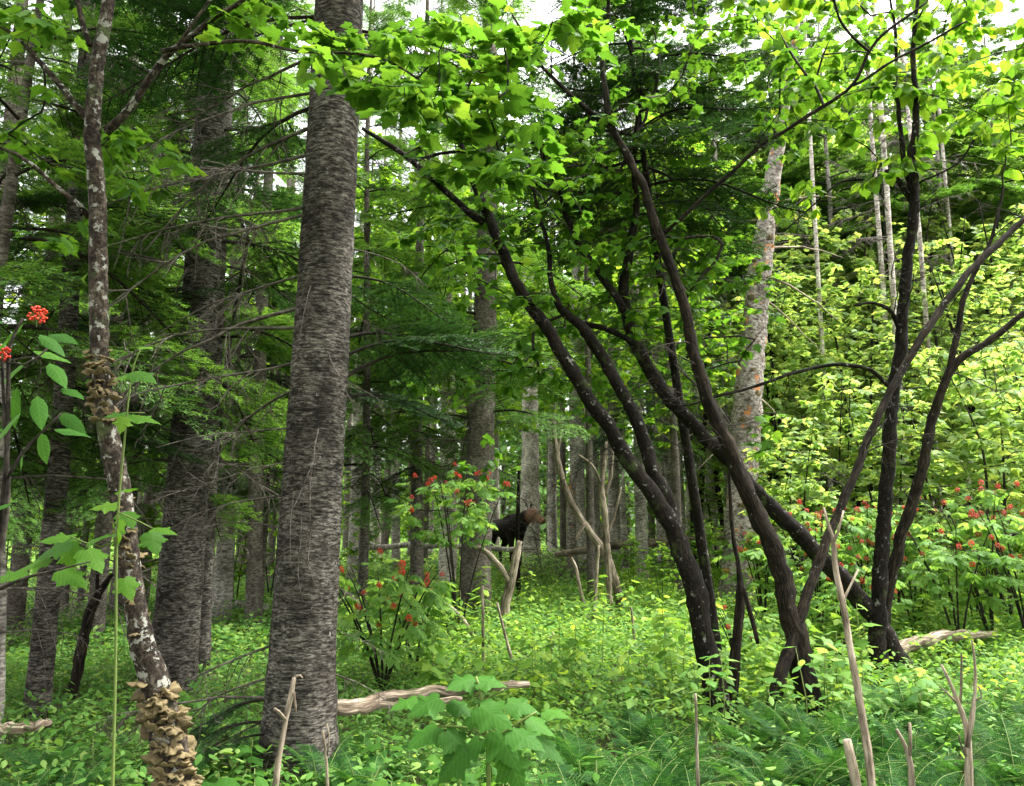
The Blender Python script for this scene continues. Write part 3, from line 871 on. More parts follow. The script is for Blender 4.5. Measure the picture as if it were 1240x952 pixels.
# ------------------------------------------------------------------ the dark maple clump right of centre: each stem group is one thing
def stem_thing(name, label, cat, stems, bark, twig_targets=None, per=6, size=(.09, .13), shape=MAPLE, key='maple_leaf', leafm='maple_leaf', n_single=300, extra_dead=None, down=.8, sides=12, droop=.6, reach=.35, far_shape=None):
    mb = MB(); paths = []; base = None
    for i, (pts, Ya, Yb) in enumerate(stems):
        root_it = (i == 0) or pts[0][1] > 760
        B = px_path(pts, Ya, Yb, root=root_it, seg=.07)
        if base is None: base = B[0, :3].copy()
        B = wobble(B, .014); B[:, 3] *= .86
        tube(mb, B[:, :3], B[:, 3], sides if i == 0 else 10, 0, .075)
        paths.append(B)
    t = thing(name, label, cat, base)
    tk = part('trunk', mb.mesh('trunk', M[bark], base), t)
    for B in paths:                                       # fine bare side shoots
        for k in range(max(1, int(len(B) / 9))):
            i = int(rng.uniform(.3, 1) * (len(B) - 1)); a = rng.uniform(0, 6.28)
            if B[i, 2] < 1.6: continue
            part('dead_branch', DEAD_DARK[k % 4], tk, rotm(B[i, :3] - base, a, math.radians(rng.uniform(-25, 55)), rng.uniform(.35, .95), rng.uniform(-1, 1)))
    if twig_targets is not None:
        allp = np.vstack([p[:, :3] for p in paths])
        P0 = allp[allp[:, 2] > 2.0]
        P, ch, w, tips = grow(P0, twig_targets, .14, .01, down)
        br = MB(); branch_mb(br, P, ch, w, len(P0), .0022, .5, .016, 4)
        crown = part('crown', br.mesh('crown', M['dark_twig'], base), t)
        L = foliage_on(P, ch, per, reach, size, droop=droop, spread=.8)
        set_leaves(crown, base, L, shape, key, M[leafm], n_single, far_shape)
    return t, paths, base

tA = ellipse_targets([(560, 300, 100, 90, 6.6, 9.0, 60), (640, 250, 120, 120, 6.8, 9.5, 70), (560, 450, 100, 50, 7.5, 9.5, 40), (700, 420, 90, 90, 8, 9.5, 40), (640, 120, 110, 80, 6.8, 9, 40), (510, 180, 60, 60, 7, 9, 16), (600, 560, 50, 25, 9, 9.8, 4)])
stem_thing('maple_tree', 'blackish maple stem arching far over to the left above the moose', 'maple tree',
    [([(868, 838, 34), (850, 760, 30), (833, 690, 28), (812, 635, 25), (785, 590, 23), (740, 525, 21), (700, 462, 20), (663, 400, 18), (630, 350, 17), (606, 300, 16), (588, 255, 15), (572, 212, 13), (556, 170, 9), (545, 120, 6), (540, 60, 3)], 7.0, 7.6),
     ([(586, 270, 11), (560, 250, 10), (530, 222, 9), (498, 195, 8), (465, 170, 7), (440, 155, 5)], 7.5, 7.3),
     ([(838, 705, 22), (818, 640, 21), (800, 590, 20), (783, 540, 19), (757, 480, 18), (728, 428, 17), (705, 395, 15), (680, 375, 11), (668, 345, 8), (664, 300, 7), (650, 250, 5), (640, 200, 3)], 7.1, 8.2),
     ([(700, 392, 9), (735, 398, 9), (768, 415, 8)], 8.05, 8.1),
     ([(498, 195, 5), (540, 185, 5), (580, 190, 4), (640, 225, 3), (690, 280, 2)], 7.4, 7.2)], 'maple_bark', tA, 8, (.07, .12), n_single=300)

tB = ellipse_targets([(860, 280, 80, 90, 7.5, 10, 46), (800, 340, 80, 80, 7.8, 10, 40), (900, 380, 50, 60, 8.5, 10.5, 14), (760, 200, 100, 100, 7.2, 9.5, 46), (905, 120, 90, 100, 7, 10, 56), (840, 440, 60, 40, 8.5, 10, 10), (1000, 60, 70, 50, 7, 8.5, 20), (800, 40, 120, 80, 7, 10, 60), (925, 520, 25, 30, 7.4, 7.9, 4)])
stem_thing('maple_tree', 'maple stem with split grey-brown bark, forked low and leaning left', 'maple tree',
    [([(978, 838, 34), (966, 780, 30), (955, 730, 27), (935, 660, 26), (912, 610, 24), (890, 560, 21), (868, 510, 19), (848, 460, 18), (836, 400, 16), (820, 345, 15), (800, 285, 14), (782, 235, 13), (762, 195, 12), (740, 150, 10), (730, 90, 8), (735, 30, 6), (740, -40, 4)], 7.0, 7.5),
     ([(962, 768, 16), (978, 720, 15), (1000, 660, 13), (1024, 600, 12), (1050, 535, 11), (1074, 483, 11), (1100, 435, 11), (1128, 390, 11), (1160, 345, 10), (1195, 310, 10), (1225, 280, 9), (1260, 250, 8), (1320, 190, 5)], 7.0, 8.35),
     ([(740, 155, 8), (700, 125, 7), (670, 95, 6), (650, 70, 4), (620, 20, 3)], 7.5, 7.2),
     ([(800, 285, 6), (850, 240, 6), (900, 195, 6), (930, 172, 6), (980, 140, 5.5), (1030, 104, 5), (1052, 62, 4.5), (1085, 30, 4), (1122, 0, 3)], 7.35, 6.6),
     ([(1030, 104, 4.5), (1080, 75, 4), (1130, 48, 3.5), (1170, 25, 3)], 6.85, 6.6),
     ([(1052, 62, 4), (1025, 40, 4), (1012, 8, 3.5), (1005, -30, 3)], 6.75, 6.6)], 'split_bark', tB, 7, (.08, .12), n_single=300)

stem_thing('maple_tree', 'long mossy-footed maple stem slanting from the fallen log across the clump', 'maple tree',
    [([(1090, 800, 30), (1060, 750, 26), (1020, 702, 24), (975, 655, 22), (930, 610, 21), (885, 560, 20), (840, 515, 19), (805, 475, 19), (780, 435, 19), (763, 400, 17), (755, 355, 15), (762, 310, 13), (770, 260, 10), (768, 200, 8), (775, 120, 5), (780, 60, 3)], 8.7, 8.1),
     ([(758, 380, 12), (738, 350, 11), (712, 310, 10), (693, 280, 8), (680, 240, 6), (660, 190, 4), (650, 130, 2.5)], 8.15, 8.5)], 'maple_bark',
    ellipse_targets([(740, 290, 80, 80, 8, 9.5, 30), (700, 200, 80, 80, 8, 9.5, 24)]), 7, (.07, .12), n_single=120)

tC = ellipse_targets([(1080, 30, 160, 90, 8.3, 10.8, 95), (1190, 60, 80, 90, 8.3, 10.8, 40), (960, 10, 90, 60, 8.3, 10.5, 28), (1090, 130, 110, 50, 8.5, 10, 26), (1010, 110, 80, 60, 8.3, 10, 26), (1105, 180, 26, 40, 8.4, 9, 7), (945, 250, 50, 40, 8.6, 9.8, 7), (1060, 210, 20, 20, 8.5, 8.9, 3)])
stem_thing('basswood_tree', 'upright dark stem with round drooping leaves above, rising from the fallen log', 'basswood tree',
    [([(1062, 782, 24), (1064, 720, 21), (1070, 640, 20), (1076, 560, 19), (1082, 480, 18), (1090, 420, 17), (1097, 350, 16), (1103, 290, 15), (1108, 240, 14), (1104, 190, 11), (1110, 130, 9), (1106, 60, 7), (1112, -20, 5), (1120, -120, 3)], 8.6, 8.9),
     ([(1090, 400, 8), (1085, 388, 7), (1078, 376, 6), (1058, 368, 4), (1034, 371, 3)], 8.75, 8.6),
     ([(1105, 245, 9), (1092, 225, 8), (1078, 205, 7), (1066, 215, 4), (1040, 218, 3.5), (1012, 222, 3), (985, 250, 2.5), (950, 280, 2)], 8.85, 8.6),
     ([(1106, 250, 8), (1092, 170, 7), (1085, 110, 6), (1084, 50, 5), (1075, -20, 3)], 8.85, 9.0),
     ([(1112, 222, 3.5), (1150, 205, 3), (1180, 170, 3), (1200, 130, 2)], 8.85, 8.7),
     ([(1078, 470, 6), (1062, 455, 6), (1040, 444, 6), (1000, 443, 5), (960, 452, 5), (920, 464, 4.5), (880, 478, 4), (835, 490, 3), (800, 488, 2)], 8.7, 8.2)], 'maple_bark', tC, 7, (.10, .16), ROUND, 'round_leaf', 'bright_leaf', 300, droop=1.1)

stem_thing('basswood_tree', 'slanting dark stem forking towards the right beside the upright one', 'basswood tree',
    [([(1068, 782, 20), (1075, 720, 17), (1090, 655, 15), (1107, 600, 15), (1120, 545, 14), (1132, 500, 13), (1146, 462, 12), (1165, 432, 11), (1195, 415, 10), (1225, 390, 9), (1260, 365, 7), (1320, 320, 4)], 8.75, 8.4),
     ([(1150, 455, 9), (1158, 410, 9), (1166, 370, 8), (1176, 340, 7), (1200, 290, 5), (1215, 230, 3)], 8.55, 8.6)], 'split_bark',
    ellipse_targets([(1230, 150, 50, 60, 8.3, 9.5, 16), (1300, 250, 50, 80, 8, 9.5, 20)]), 7, (.11, .16), ROUND, 'round_leaf', 'bright_leaf', 80, droop=1.0)

# ------------------------------------------------------------------ standing dead wood, sticks and logs
def stick(name, label, cat, stems, mat, rough=.05, sides=8, wob=.004):
    mb = MB(); base = None
    for i, (pts, Ya, Yb) in enumerate(stems):
        B = px_path(pts, Ya, Yb, root=(i == 0), seg=.05)
        if base is None: base = B[0, :3].copy()
        B = wobble(B, wob)
        tube(mb, B[:, :3], B[:, 3], sides, 0, rough)
    o = part(name, mb.mesh(name, M[mat], base), None)
    o.location = base
    o['label'] = label; o['category'] = cat
    return o

stick('dead_sapling', 'tall pale dead stick rising beside the slanting maple stem', 'stick', [([(1056, 960, 10), (1048, 890, 10), (1036, 820, 9), (1024, 750, 8), (1013, 690, 7), (1009, 655, 6), (1003, 635, 4), (998, 615, 2.5)], 3.9, 4.2), ([(1018, 735, 4), (1028, 715, 3), (1040, 690, 2)], 4.1, 4.15), ([(1010, 655, 4), (1014, 640, 3), (1020, 618, 2)], 4.15, 4.2)], 'dead_wood')
stick('broken_stake', 'short thick broken-off stick stub poking from the ferns', 'stick', [([(1040, 965, 11), (1034, 930, 11), (1026, 896, 10)], 3.6, 3.62)], 'dead_wood')
stick('dead_sapling', 'small forked dead twig between the stub and the taller fork', 'stick', [([(1104, 965, 8), (1102, 925, 7), (1095, 900, 5), (1086, 882, 4)], 3.6, 3.62), ([(1102, 915, 4), (1103, 895, 4), (1102, 876, 3)], 3.6, 3.6)], 'dead_wood')
stick('dead_sapling', 'tall many-forked bare dead sapling among the ferns', 'stick', [([(1174, 965, 10), (1172, 920, 9), (1170, 880, 7), (1160, 850, 5), (1150, 825, 4), (1140, 805, 3)], 3.8, 3.85), ([(1171, 905, 5), (1178, 870, 6), (1182, 840, 4), (1180, 800, 3), (1176, 775, 2)], 3.8, 3.8), ([(1162, 856, 3.5), (1164, 830, 3), (1164, 790, 2)], 3.84, 3.84), ([(1182, 848, 3), (1188, 842, 2), (1184, 830, 2)], 3.8, 3.8), ([(1158, 850, 3), (1146, 838, 2), (1138, 832, 1.5)], 3.82, 3.8), ([(1170, 915, 3), (1163, 900, 2), (1161, 890, 1.5)], 3.8, 3.78)], 'dead_wood')
stick('dead_sapling', 'pale forked stick standing against the foot of the huge trunk', 'stick', [([(333, 955, 8), (338, 915, 7), (345, 880, 6), (352, 845, 6), (357, 820, 5)], 4.4, 4.5), ([(346, 872, 3.5), (338, 862, 3.5), (332, 858, 3)], 4.45, 4.4), ([(356, 838, 3), (356, 850, 3), (357, 862, 2)], 4.48, 4.44), ([(356, 822, 3), (362, 818, 3), (366, 822, 2)], 4.5, 4.5)], 'dead_wood')
stick('dead_sapling', 'slender dead stalk right of the huge trunk foot', 'stick', [([(397, 955, 4), (395, 925, 3.5), (393, 900, 3), (390, 885, 3)], 4.5, 4.5), ([(396, 915, 2), (399, 890, 1.5), (396, 875, 1.5)], 4.5, 4.5)], 'dead_wood')
stick('dead_sapling', 'thin brown dead stalk in the ferns under the black maple stem', 'stick', [([(845, 945, 4), (844, 890, 3.5), (842, 840, 3)], 4.6, 4.6)], 'dead_wood')
stick('dead_sapling', 'bare dark stem broken at the top between the two leaning maples', 'stick', [([(890, 805, 13), (893, 770, 12), (897, 720, 11), (895, 690, 6), (888, 650, 5), (884, 600, 4), (883, 560, 2)], 7.3, 7.5), ([(900, 712, 6), (908, 740, 6), (918, 780, 5)], 7.3, 7.2)], 'split_bark')
stick('broken_snag', 'forked pale snag with splintered top standing before the moose', 'snag', [([(607, 785, 11), (610, 745, 12), (616, 715, 12), (622, 690, 10), (627, 665, 9), (630, 655, 6)], 12.0, 12.1), ([(617, 705, 8), (608, 690, 8), (595, 675, 7), (583, 665, 6), (574, 663, 5)], 12.05, 12.0)], 'dead_wood', .08)
stick('dead_sapling', 'slim dark dead sapling standing in front of the moose', 'stick', [([(628, 720, 6), (627, 680, 6), (627, 650, 5), (627, 625, 5), (628, 600, 4), (628, 570, 3)], 16.5, 16.5)], 'maple_bark', .03)
stick('dead_sapling', 'pale leaning dead sapling with a forked top right of the moose', 'snag', [([(752, 735, 10), (745, 705, 10), (735, 675, 11), (715, 645, 9), (698, 620, 8), (686, 595, 8), (676, 560, 7), (672, 530, 6), (668, 505, 4)], 14.5, 14.6), ([(675, 545, 5), (679, 525, 4), (681, 505, 3)], 14.6, 14.6), ([(708, 634, 5), (696, 655, 4)], 14.5, 14.4)], 'dead_wood', .06)
stick('dead_sapling', 'upright ragged dead sapling with broken arms, beside the leaning pale one', 'snag', [([(739, 735, 7), (737, 700, 7), (735, 660, 8), (732, 620, 8), (729, 590, 7), (732, 560, 5), (734, 535, 3)], 14.0, 14.0), ([(733, 600, 4), (740, 575, 4), (742, 540, 2.5)], 14, 14), ([(730, 590, 4), (718, 565, 3), (700, 550, 2)], 14, 13.9), ([(735, 650, 3), (745, 620, 3), (752, 590, 2)], 14, 14)], 'dead_wood', .08)
stick('dead_sapling', 'dark leaning broken stem behind the fungus-covered maple', 'snag', [([(88, 835, 12), (98, 790, 13), (108, 745, 12), (122, 715, 9), (136, 695, 5)], 7.6, 7.7), ([(104, 760, 5), (116, 730, 5), (118, 690, 4)], 7.6, 7.6)], 'split_bark', .08)
stick('dead_sapling', 'pale bare pole at the picture-left edge of the firs, cut by the elder bush', 'pole', [([(-3, 870, 14), (-1, 800, 14), (0, 740, 13), (1, 680, 12), (3, 560, 11), (6, 440, 9)], 6.3, 6.4)], 'pale_bark')
sl = 'thin pale dead stalk standing in the herbs below the moose'
for (pts, Y) in [([(584, 830, 4), (585, 780, 3.5), (584, 710, 3)], 8.8), ([(624, 815, 4), (612, 770, 3.5), (602, 730, 2.5)], 9.3), ([(668, 790, 3), (667, 770, 3)], 10), ([(673, 780, 3), (669, 765, 2)], 10), ([(703, 715, 4), (698, 690, 4), (692, 675, 3)], 13.5), ([(720, 745, 4), (722, 700, 4), (725, 660, 3)], 12.5), ([(770, 800, 4), (766, 750, 3), (764, 735, 2)], 10.2), ([(580, 780, 4), (560, 750, 5), (545, 735, 4), (530, 722, 3)], 11)]:
    o = stick('dead_stalk', sl, 'stick', [(pts, Y, Y)], 'dead_wood'); o['group'] = 'dead stalks in the herbs'

def snag_branches(mb, S, spec, mat=0):
    for (py, dx, dy, dz, L, w) in spec:
        i = near(S, py); p = S[i, :3]
        t = np.linspace(0, 1, 9)[:, None]
        d = norm([dx, dy, dz])
        Q = p + d * L * t + np.array([0, 0, -.25]) * L * t ** 2 + rng.normal(0, .02, (9, 3)) * t
        tube(mb, Q, np.linspace(w, w * .25, 9), 5, mat, .05)
# the big flaking birch snag
S = px_path([(893, 700, 40), (896, 640, 37), (901, 560, 35), (906, 480, 34), (913, 400, 30), (920, 330, 27), (928, 270, 24), (938, 200, 19), (950, 130, 14), (960, 70, 10), (966, 25, 6)], 15.0, 15.2, seg=.15)
b = S[0, :3].copy()
t = thing('birch_snag', 'tall dead birch snag with peeling white bark and orange bare patches', 'snag', b)
mb = MB(); tube(mb, S[:, :3], S[:, 3], 24, 0, .05)
part('trunk', mb.mesh('trunk', M['snag_bark'], b), t)
for sp in [(235, -1, -.2, .05, 1.1, .03), (262, -1, 0, -.02, 1.0, .03), (300, 1, .1, .2, 1.6, .03), (180, -1, .1, .3, .7, .02), (330, 1, 0, -.4, 1.5, .03), (420, -1, -.2, -.3, 1.0, .025), (250, 1, -.2, .3, 1.3, .025), (470, 1, .2, -.6, .9, .02), (520, -1, -.2, -.5, 1.2, .02), (90, -1, 0, .6, .5, .02), (360, 1, -.2, -.8, 1.4, .02)]:
    m2 = MB(); snag_branches(m2, S, [sp]); part('dead_branch', m2.mesh('dead_branch', M['dead_wood'], b), t)
for i in range(26):
    q = S[near(S, rng.uniform(250, 680))]
    a = PI + rng.uniform(-1.4, 1.4)
    d = np.array([-math.sin(a), math.cos(a), 0])
    part('bark_flake', BRK[i % 5], t, rotm(q[:3] + d * q[3] * .97 - b, a, math.radians(rng.uniform(50, 75)), rng.uniform(.05, .11)))
# broken white birch stub close by the snag's foot, and pale trunks round the moose
def bare_trunk(name, label, px, Y, dia, h, mat, lean=0, group=None, cat='tree trunk', twigs=4, broken=True, tw=1.0):
    b = ground_at(px, Y); b[2] -= .1
    n = max(6, int(h / .2)); u = np.linspace(0, 1, n)
    P = np.column_stack([lean * u * h + .03 * np.sin(u * 5 + px), .03 * np.cos(u * 6), u * h]); P[0, :2] = 0
    R = dia / 2 * (1 - .45 * u) * (1 + .25 * np.exp(-u * h / .2))
    if broken: R[-1] *= .25; R[-2] *= .75
    t = thing(name, label, cat, b, group)
    tk = part('trunk', trunk_mesh(P, R, M[mat], (0, 0, 0), 14, .04), t)
    for k in range(twigs):
        z = rng.uniform(.45, .98) * h; a = rng.uniform(0, 6.28)
        p = np.array([np.interp(z, P[:, 2], P[:, c]) for c in range(3)])
        part('dead_branch', DEAD[k % 6], tk, rotm(p, a, math.radians(rng.normal(10, 22)), rng.uniform(.5, 1.0) * tw))
    return t
bare_trunk('birch_tree', 'thick white birch trunk directly behind the moose head', 641, 29.5, .75, 12, 'white_bark', .004, twigs=6)
bare_trunk('birch_tree', 'white birch trunk behind the red-berried elder left of the moose', 541, 18.5, .42, 10, 'white_bark', 0, twigs=6)
bare_trunk('birch_stub', 'broken birch stub with jagged top near the paired pale trunks', 693, 22, .34, 3.1, 'snag_bark', 0, twigs=2)
bare_trunk('birch_stub', 'short pale broken post right of the paired pale trunks', 755, 21, .22, 3.0, 'pale_bark', .01, twigs=1)
wl = 'slim whitish trunk standing far back in the clearing'
for (px, Y, dia, h, ln_) in [(1088, 20, .16, 9, .01), (1103, 17, .15, 8, .0), (1142, 18, .13, 8, -.01), (1175, 21, .14, 9, .02), (1007, 18, .12, 7, .01), (1175, 31, .22, 12, .02), (1205, 36, .3, 14, 0), (1130, 40, .3, 16, .01), (835, 22, .22, 7, .02), (860, 26, .25, 8, -.01), (990, 32, .26, 12, 0), (1010, 37, .3, 14, .02), (1060, 30, .2, 9, -.03), (1232, 40, .3, 16, .01), (970, 26, .2, 8, .03), (825, 30, .3, 10, 0), (850, 33, .3, 12, 0), (1222, 29, .2, 10, -.01)]:
    bare_trunk('bare_tree', wl, px, Y, dia, max(h, 15), 'white_bark', ln_ * .6, 'whitish far trunks', twigs=16, broken=False, tw=2.0)
ml = 'grey fir pole far back between the moose and the huge trunk'
for (px, Y, dia, h) in [(440, 25, .22, 12), (498, 28, .3, 14), (515, 26, .2, 13), (465, 33, .3, 14), (560, 30, .3, 14), (590, 36, .3, 14), (665, 36, .25, 14), (683, 30, .25, 13), (730, 36, .3, 14), (790, 34, .3, 13), (420, 34, .3, 14), (340, 28, .3, 14), (290, 26, .25, 13), (175, 16, .18, 12), (85, 14, .14, 10), (105, 15, .12, 10), (165, 21, .2, 12), (320, 15, .1, 8), (330, 20, .2, 12)]:
    bare_trunk('fir_pole', ml if px > 400 else 'grey fir pole deep in the shade left of the huge trunk', px, Y, dia, h, 'fir_bark_far', rng.normal(0, .008), 'far fir poles by the moose' if px > 400 else 'far fir poles on the left', 'tree trunk', twigs=6)

def log(label, pts, Ys, dias, mat, cat='log', sink=.0):
    C = np.array([[*at(px, py, Y), d / 2] for (px, py), Y, d in zip(pts, Ys, dias)])
    S = catmull(C, 40); S = wobble(S, .02)
    mb = MB(); tube(mb, S[:, :3], S[:, 3], 14, 0, .05)
    base = C[len(C) // 2, :3].copy(); base[2] -= dias[len(C) // 2] / 2
    o = part('fallen_log', mb.mesh('fallen_log', M[mat], base), None); o.location = base
    o['label'] = label; o['category'] = cat
    return o
log('pale barkless fallen log in the herbs beside the huge trunk', [(395, 858), (450, 850), (510, 840), (565, 834), (640, 829)], [5.9, 6.1, 6.3, 6.5, 6.7], [.085, .085, .08, .07, .05], 'log_bark')
log('second pale log lying just below the barkless one', [(380, 868), (420, 861), (470, 855), (560, 846)], [5.75, 5.9, 6.05, 6.3], [.06, .06, .05, .04], 'log_bark')
log('fallen log at the foot of the upright dark stems', [(1085, 788), (1120, 776), (1160, 770), (1205, 766)], [8.9, 9.2, 9.5, 9.8], [.15, .13, .11, .07], 'log_bark')
log('grey fallen trunk lying behind the dead saplings', [(672, 672), (720, 664), (800, 656), (880, 649), (960, 640)], [20, 20, 20.2, 20.5, 21], [.14, .2, .2, .2, .16], 'dead_wood')
log('thin whitish log held across the brush below the moose', [(430, 664), (500, 661), (560, 662), (600, 664), (645, 664)], [19, 19, 19, 19, 19], [.13, .13, .12, .12, .10], 'pale_bark')
log('weathered log at the foot of the thin lichen-grey fir', [(-20, 884), (30, 880), (60, 876)], [5.6, 5.7, 5.8], [.07, .07, .05], 'log_bark')
log('small pale log end in the herbs behind the broad grey fir', [(286, 732), (305, 734), (325, 737)], [13.5, 13.4, 13.2], [.12, .12, .10], 'pale_bark')
# brush pile under the moose
for i in range(16):
    px = rng.uniform(640, 770); Y = rng.uniform(19, 21)
    p = at(px, 672, Y); p[2] = float(gz(p[0], Y)) - .02
    t = part('brushwood', DEAD[i % 6], None, rotm(p, rng.uniform(0, 6.28), math.radians(rng.uniform(20, 65)), rng.uniform(1.4, 2.5), rng.uniform(-1, 1)))
    t['label'] = 'bare dead branch in the brush heap below the moose'; t['category'] = 'branch'; t['group'] = 'brush heap branches'

# ------------------------------------------------------------------ leafy trees and saplings of the clearing (a few kinds, copied)
def make_sapling(seed, h, crown_lo, rad, n_t, per, size, shape, leafm, stem='dark_twig', stems=1, r0=.03):
    rs = np.random.default_rng(seed)
    wood = MB(); P0 = []
    for s in range(stems):
        a = rs.uniform(0, 6.28); sp = (0 if stems == 1 else rad * .55)
        C = np.array([[0, 0, 0, r0], [math.cos(a) * sp * .25, math.sin(a) * sp * .25, h * .3, r0 * .8], [math.cos(a) * sp * .6 + rs.normal(0, .1), math.sin(a) * sp * .6, h * .62, r0 * .5], [math.cos(a) * sp, math.sin(a) * sp, h * .95, r0 * .15]])
        S = catmull(C, 26); tube(wood, S[:, :3], S[:, 3], 7, 0, .03); P0.append(S[S[:, 2] > crown_lo * .6, :3])
    P0 = np.vstack(P0)
    tg = []
    while len(tg) < n_t:
        q = rs.uniform(-1, 1, 3)
        if np.dot(q, q) > 1: continue
        z = crown_lo + (h - crown_lo) * (q[2] + 1) / 2
        f = (z - crown_lo) / (h - crown_lo)
        wdt = rad * (1.0 - .55 * f)
        tg.append([q[0] * wdt * 1.15, q[1] * wdt * 1.15, z])
    P, ch, w, tips = grow(P0, np.array(tg), .2, .015, .8)
    branch_mb(wood, P, ch, w, len(P0), .003, .5, r0 * .5, 3)
    L = foliage_on(P, ch, per, .5, size, droop=.5, spread=.9)
    fm = MB(); leaves_mb(fm, shape, *L)
    return wood.mesh('trunk', M[stem]), fm.mesh('crown', M[leafm])

KINDS = {
    'maple_small': [make_sapling(s, 3.4, .9, 1.0, 90, 9, (.09, .15), LOBED, 'bright_leaf', stems=2, r0=.022) for s in (1, 2)],
    'maple_pale': [make_sapling(s, 4.6, 1.0, 1.3, 130, 9, (.10, .17), LOBED, 'pale_leaf', stems=2, r0=.03) for s in (3, 4)],
    'maple_tall': [make_sapling(s, 9, 2.4, 2.2, 230, 10, (.12, .2), LOBED, 'pale_leaf', stem='maple_bark', stems=2, r0=.07) for s in (5, 6)],
    'tall_pale': [make_sapling(s, 19, 4.0, 3.4, 520, 10, (.15, .25), LOBED, 'pale_leaf', stem='pale_bark', r0=.14) for s in (9, 10)],
    'tall_green': [make_sapling(s, 12, 3.5, 2.8, 300, 10, (.13, .22), LOBED, 'bright_leaf', stem='fir_bark_far', r0=.11) for s in (7, 8)],
}
def place_tree(kind, i, px, Y, s, label, group, name='maple_sapling', cat='sapling'):
    w, c = KINDS[kind][i % 2]
    b = ground_at(px, Y); b[2] -= .05
    t = thing(name, label, cat, b, group)
    t.rotation_euler = (0, 0, rng.uniform(0, 6.28)); t.scale = (s, s, s)
    part('trunk', w, t); part('crown', c, t, kind='stuff')
gl = 'yellow-green maple sapling in the bright clearing behind the dark stems'
for i, (px, Y, s) in enumerate([(960, 12.5, .75), (1010, 15, 1.0), (1080, 14, .95), (1150, 13, 1.0), (1215, 12, 1.0), (1120, 17, 1.15), (980, 19, 1.2), (1190, 17, 1.2), (1250, 15, 1.2), (1050, 21, 1.3), (1150, 22, 1.3), (940, 17, .9), (1230, 21, 1.3), (920, 22, 1.1), (1000, 25, 1.3), (1110, 26, 1.3), (1300, 13, 1.1), (870, 21, .8)]):
    place_tree('maple_pale', i, px, Y, s, gl, 'saplings in the clearing')
gm = 'low green maple bush under the clearing saplings'
for i, (px, Y, s) in enumerate([(930, 14, .55), (1030, 13.6, .5), (1110, 12.6, .5), (1170, 12.6, .55), (1245, 12.4, .55), (860, 15, .5), (800, 13.5, .4), (1000, 17, .7), (1070, 18, .7), (1200, 15, .7), (1270, 12, .7), (840, 18, .5), (765, 15.5, .4), (905, 19, .6)]):
    place_tree('maple_small', i, px, Y, s, gm, 'low bushes in the clearing', 'maple_bush', 'bush')
gs = 'light green maple bush glowing between the shaded left trunks'
for i, (px, Y, s) in enumerate([(20, 15, .8), (110, 17, .9), (180, 14.5, .6), (290, 16, .7), (330, 18, .8), (250, 21, 1.0), (70, 22, 1.1), (-30, 19, 1.0), (160, 24, 1.2), (310, 25, 1.2), (440, 19, .6), (500, 26, .9), (400, 30, 1.2), (470, 34, 1.2), (740, 33, 1.0), (800, 28, .8), (690, 38, 1.2), (560, 40, 1.3)]):
    place_tree('maple_small', i, px, Y, s, gs if px < 420 else 'light green maple bush far back behind the moose', 'bushes between the left trunks' if px < 420 else 'bushes behind the moose', 'maple_bush', 'bush')
gt = 'tall pale-leaved maple at the back of the clearing'
for i, (px, Y, s) in enumerate([(1000, 24, 1.0), (1090, 29, 1.1), (1180, 25, 1.0), (1270, 23, 1.1), (930, 28, 1.0), (1040, 34, 1.2), (1230, 31, 1.2), (880, 30, 1.0), (1150, 38, 1.3), (960, 38, 1.3), (1110, 24, 1.2), (840, 22, 1.2), (965, 18, .9), (1050, 17.5, .85), (1135, 19, 1.0), (1215, 17, .85), (1010, 21, 1.15), (1095, 21.5, 1.2), (1175, 22, 1.25), (1250, 20, 1.1), (930, 21, 1.1)]):
    place_tree('maple_tall', i, px, Y, s, gt, 'tall maples behind the clearing', 'maple_tree', 'maple tree')
gp = 'tall slim pale-trunked maple among the firs behind the clearing'
for i, (px, Y, s) in enumerate([(1195, 28, .9), (1020, 29, .95), (955, 26, .85), (1265, 26, .9), (1085, 35, 1.15), (990, 36, 1.2), (905, 29, .95), (1130, 42, 1.4), (1235, 40, 1.35), (1045, 44, 1.5)]):
    place_tree('tall_pale', i, px, Y, s, gp, 'slim tall maples behind the clearing', 'maple_tree', 'maple tree')
for x, y, sc in ((2.4, -1.3, 1.1), (-2.6, -1.6, 1.15), (5.6, .6, 1.1)):
    w_, c_ = KINDS['tall_green'][0]
    t = thing('maple_tree', 'tall green maple behind the viewpoint shading the near ferns', 'maple tree', (x, y, float(gz(x, y)) - .05), 'maples behind the viewpoint')
    t.scale = (sc, sc, sc); t.rotation_euler = (0, 0, x)
    part('trunk', w_, t); part('crown', c_, t, kind='stuff')
gd = 'tall green maple filling the gap above the moose'
for i, (px, Y, s) in enumerate([(715, 15.5, .8), (820, 16, .85), (568, 18, .9), (440, 18, .9), (580, 24, 1.1), (180, 15, .9), (80, 20, 1.0)]):
    place_tree('tall_green', i, px, Y, s, gd if px > 420 else 'tall green maple glowing behind the dark left firs', 'green maples above the moose' if px > 420 else 'green maples behind the left firs', 'maple_tree', 'maple tree')

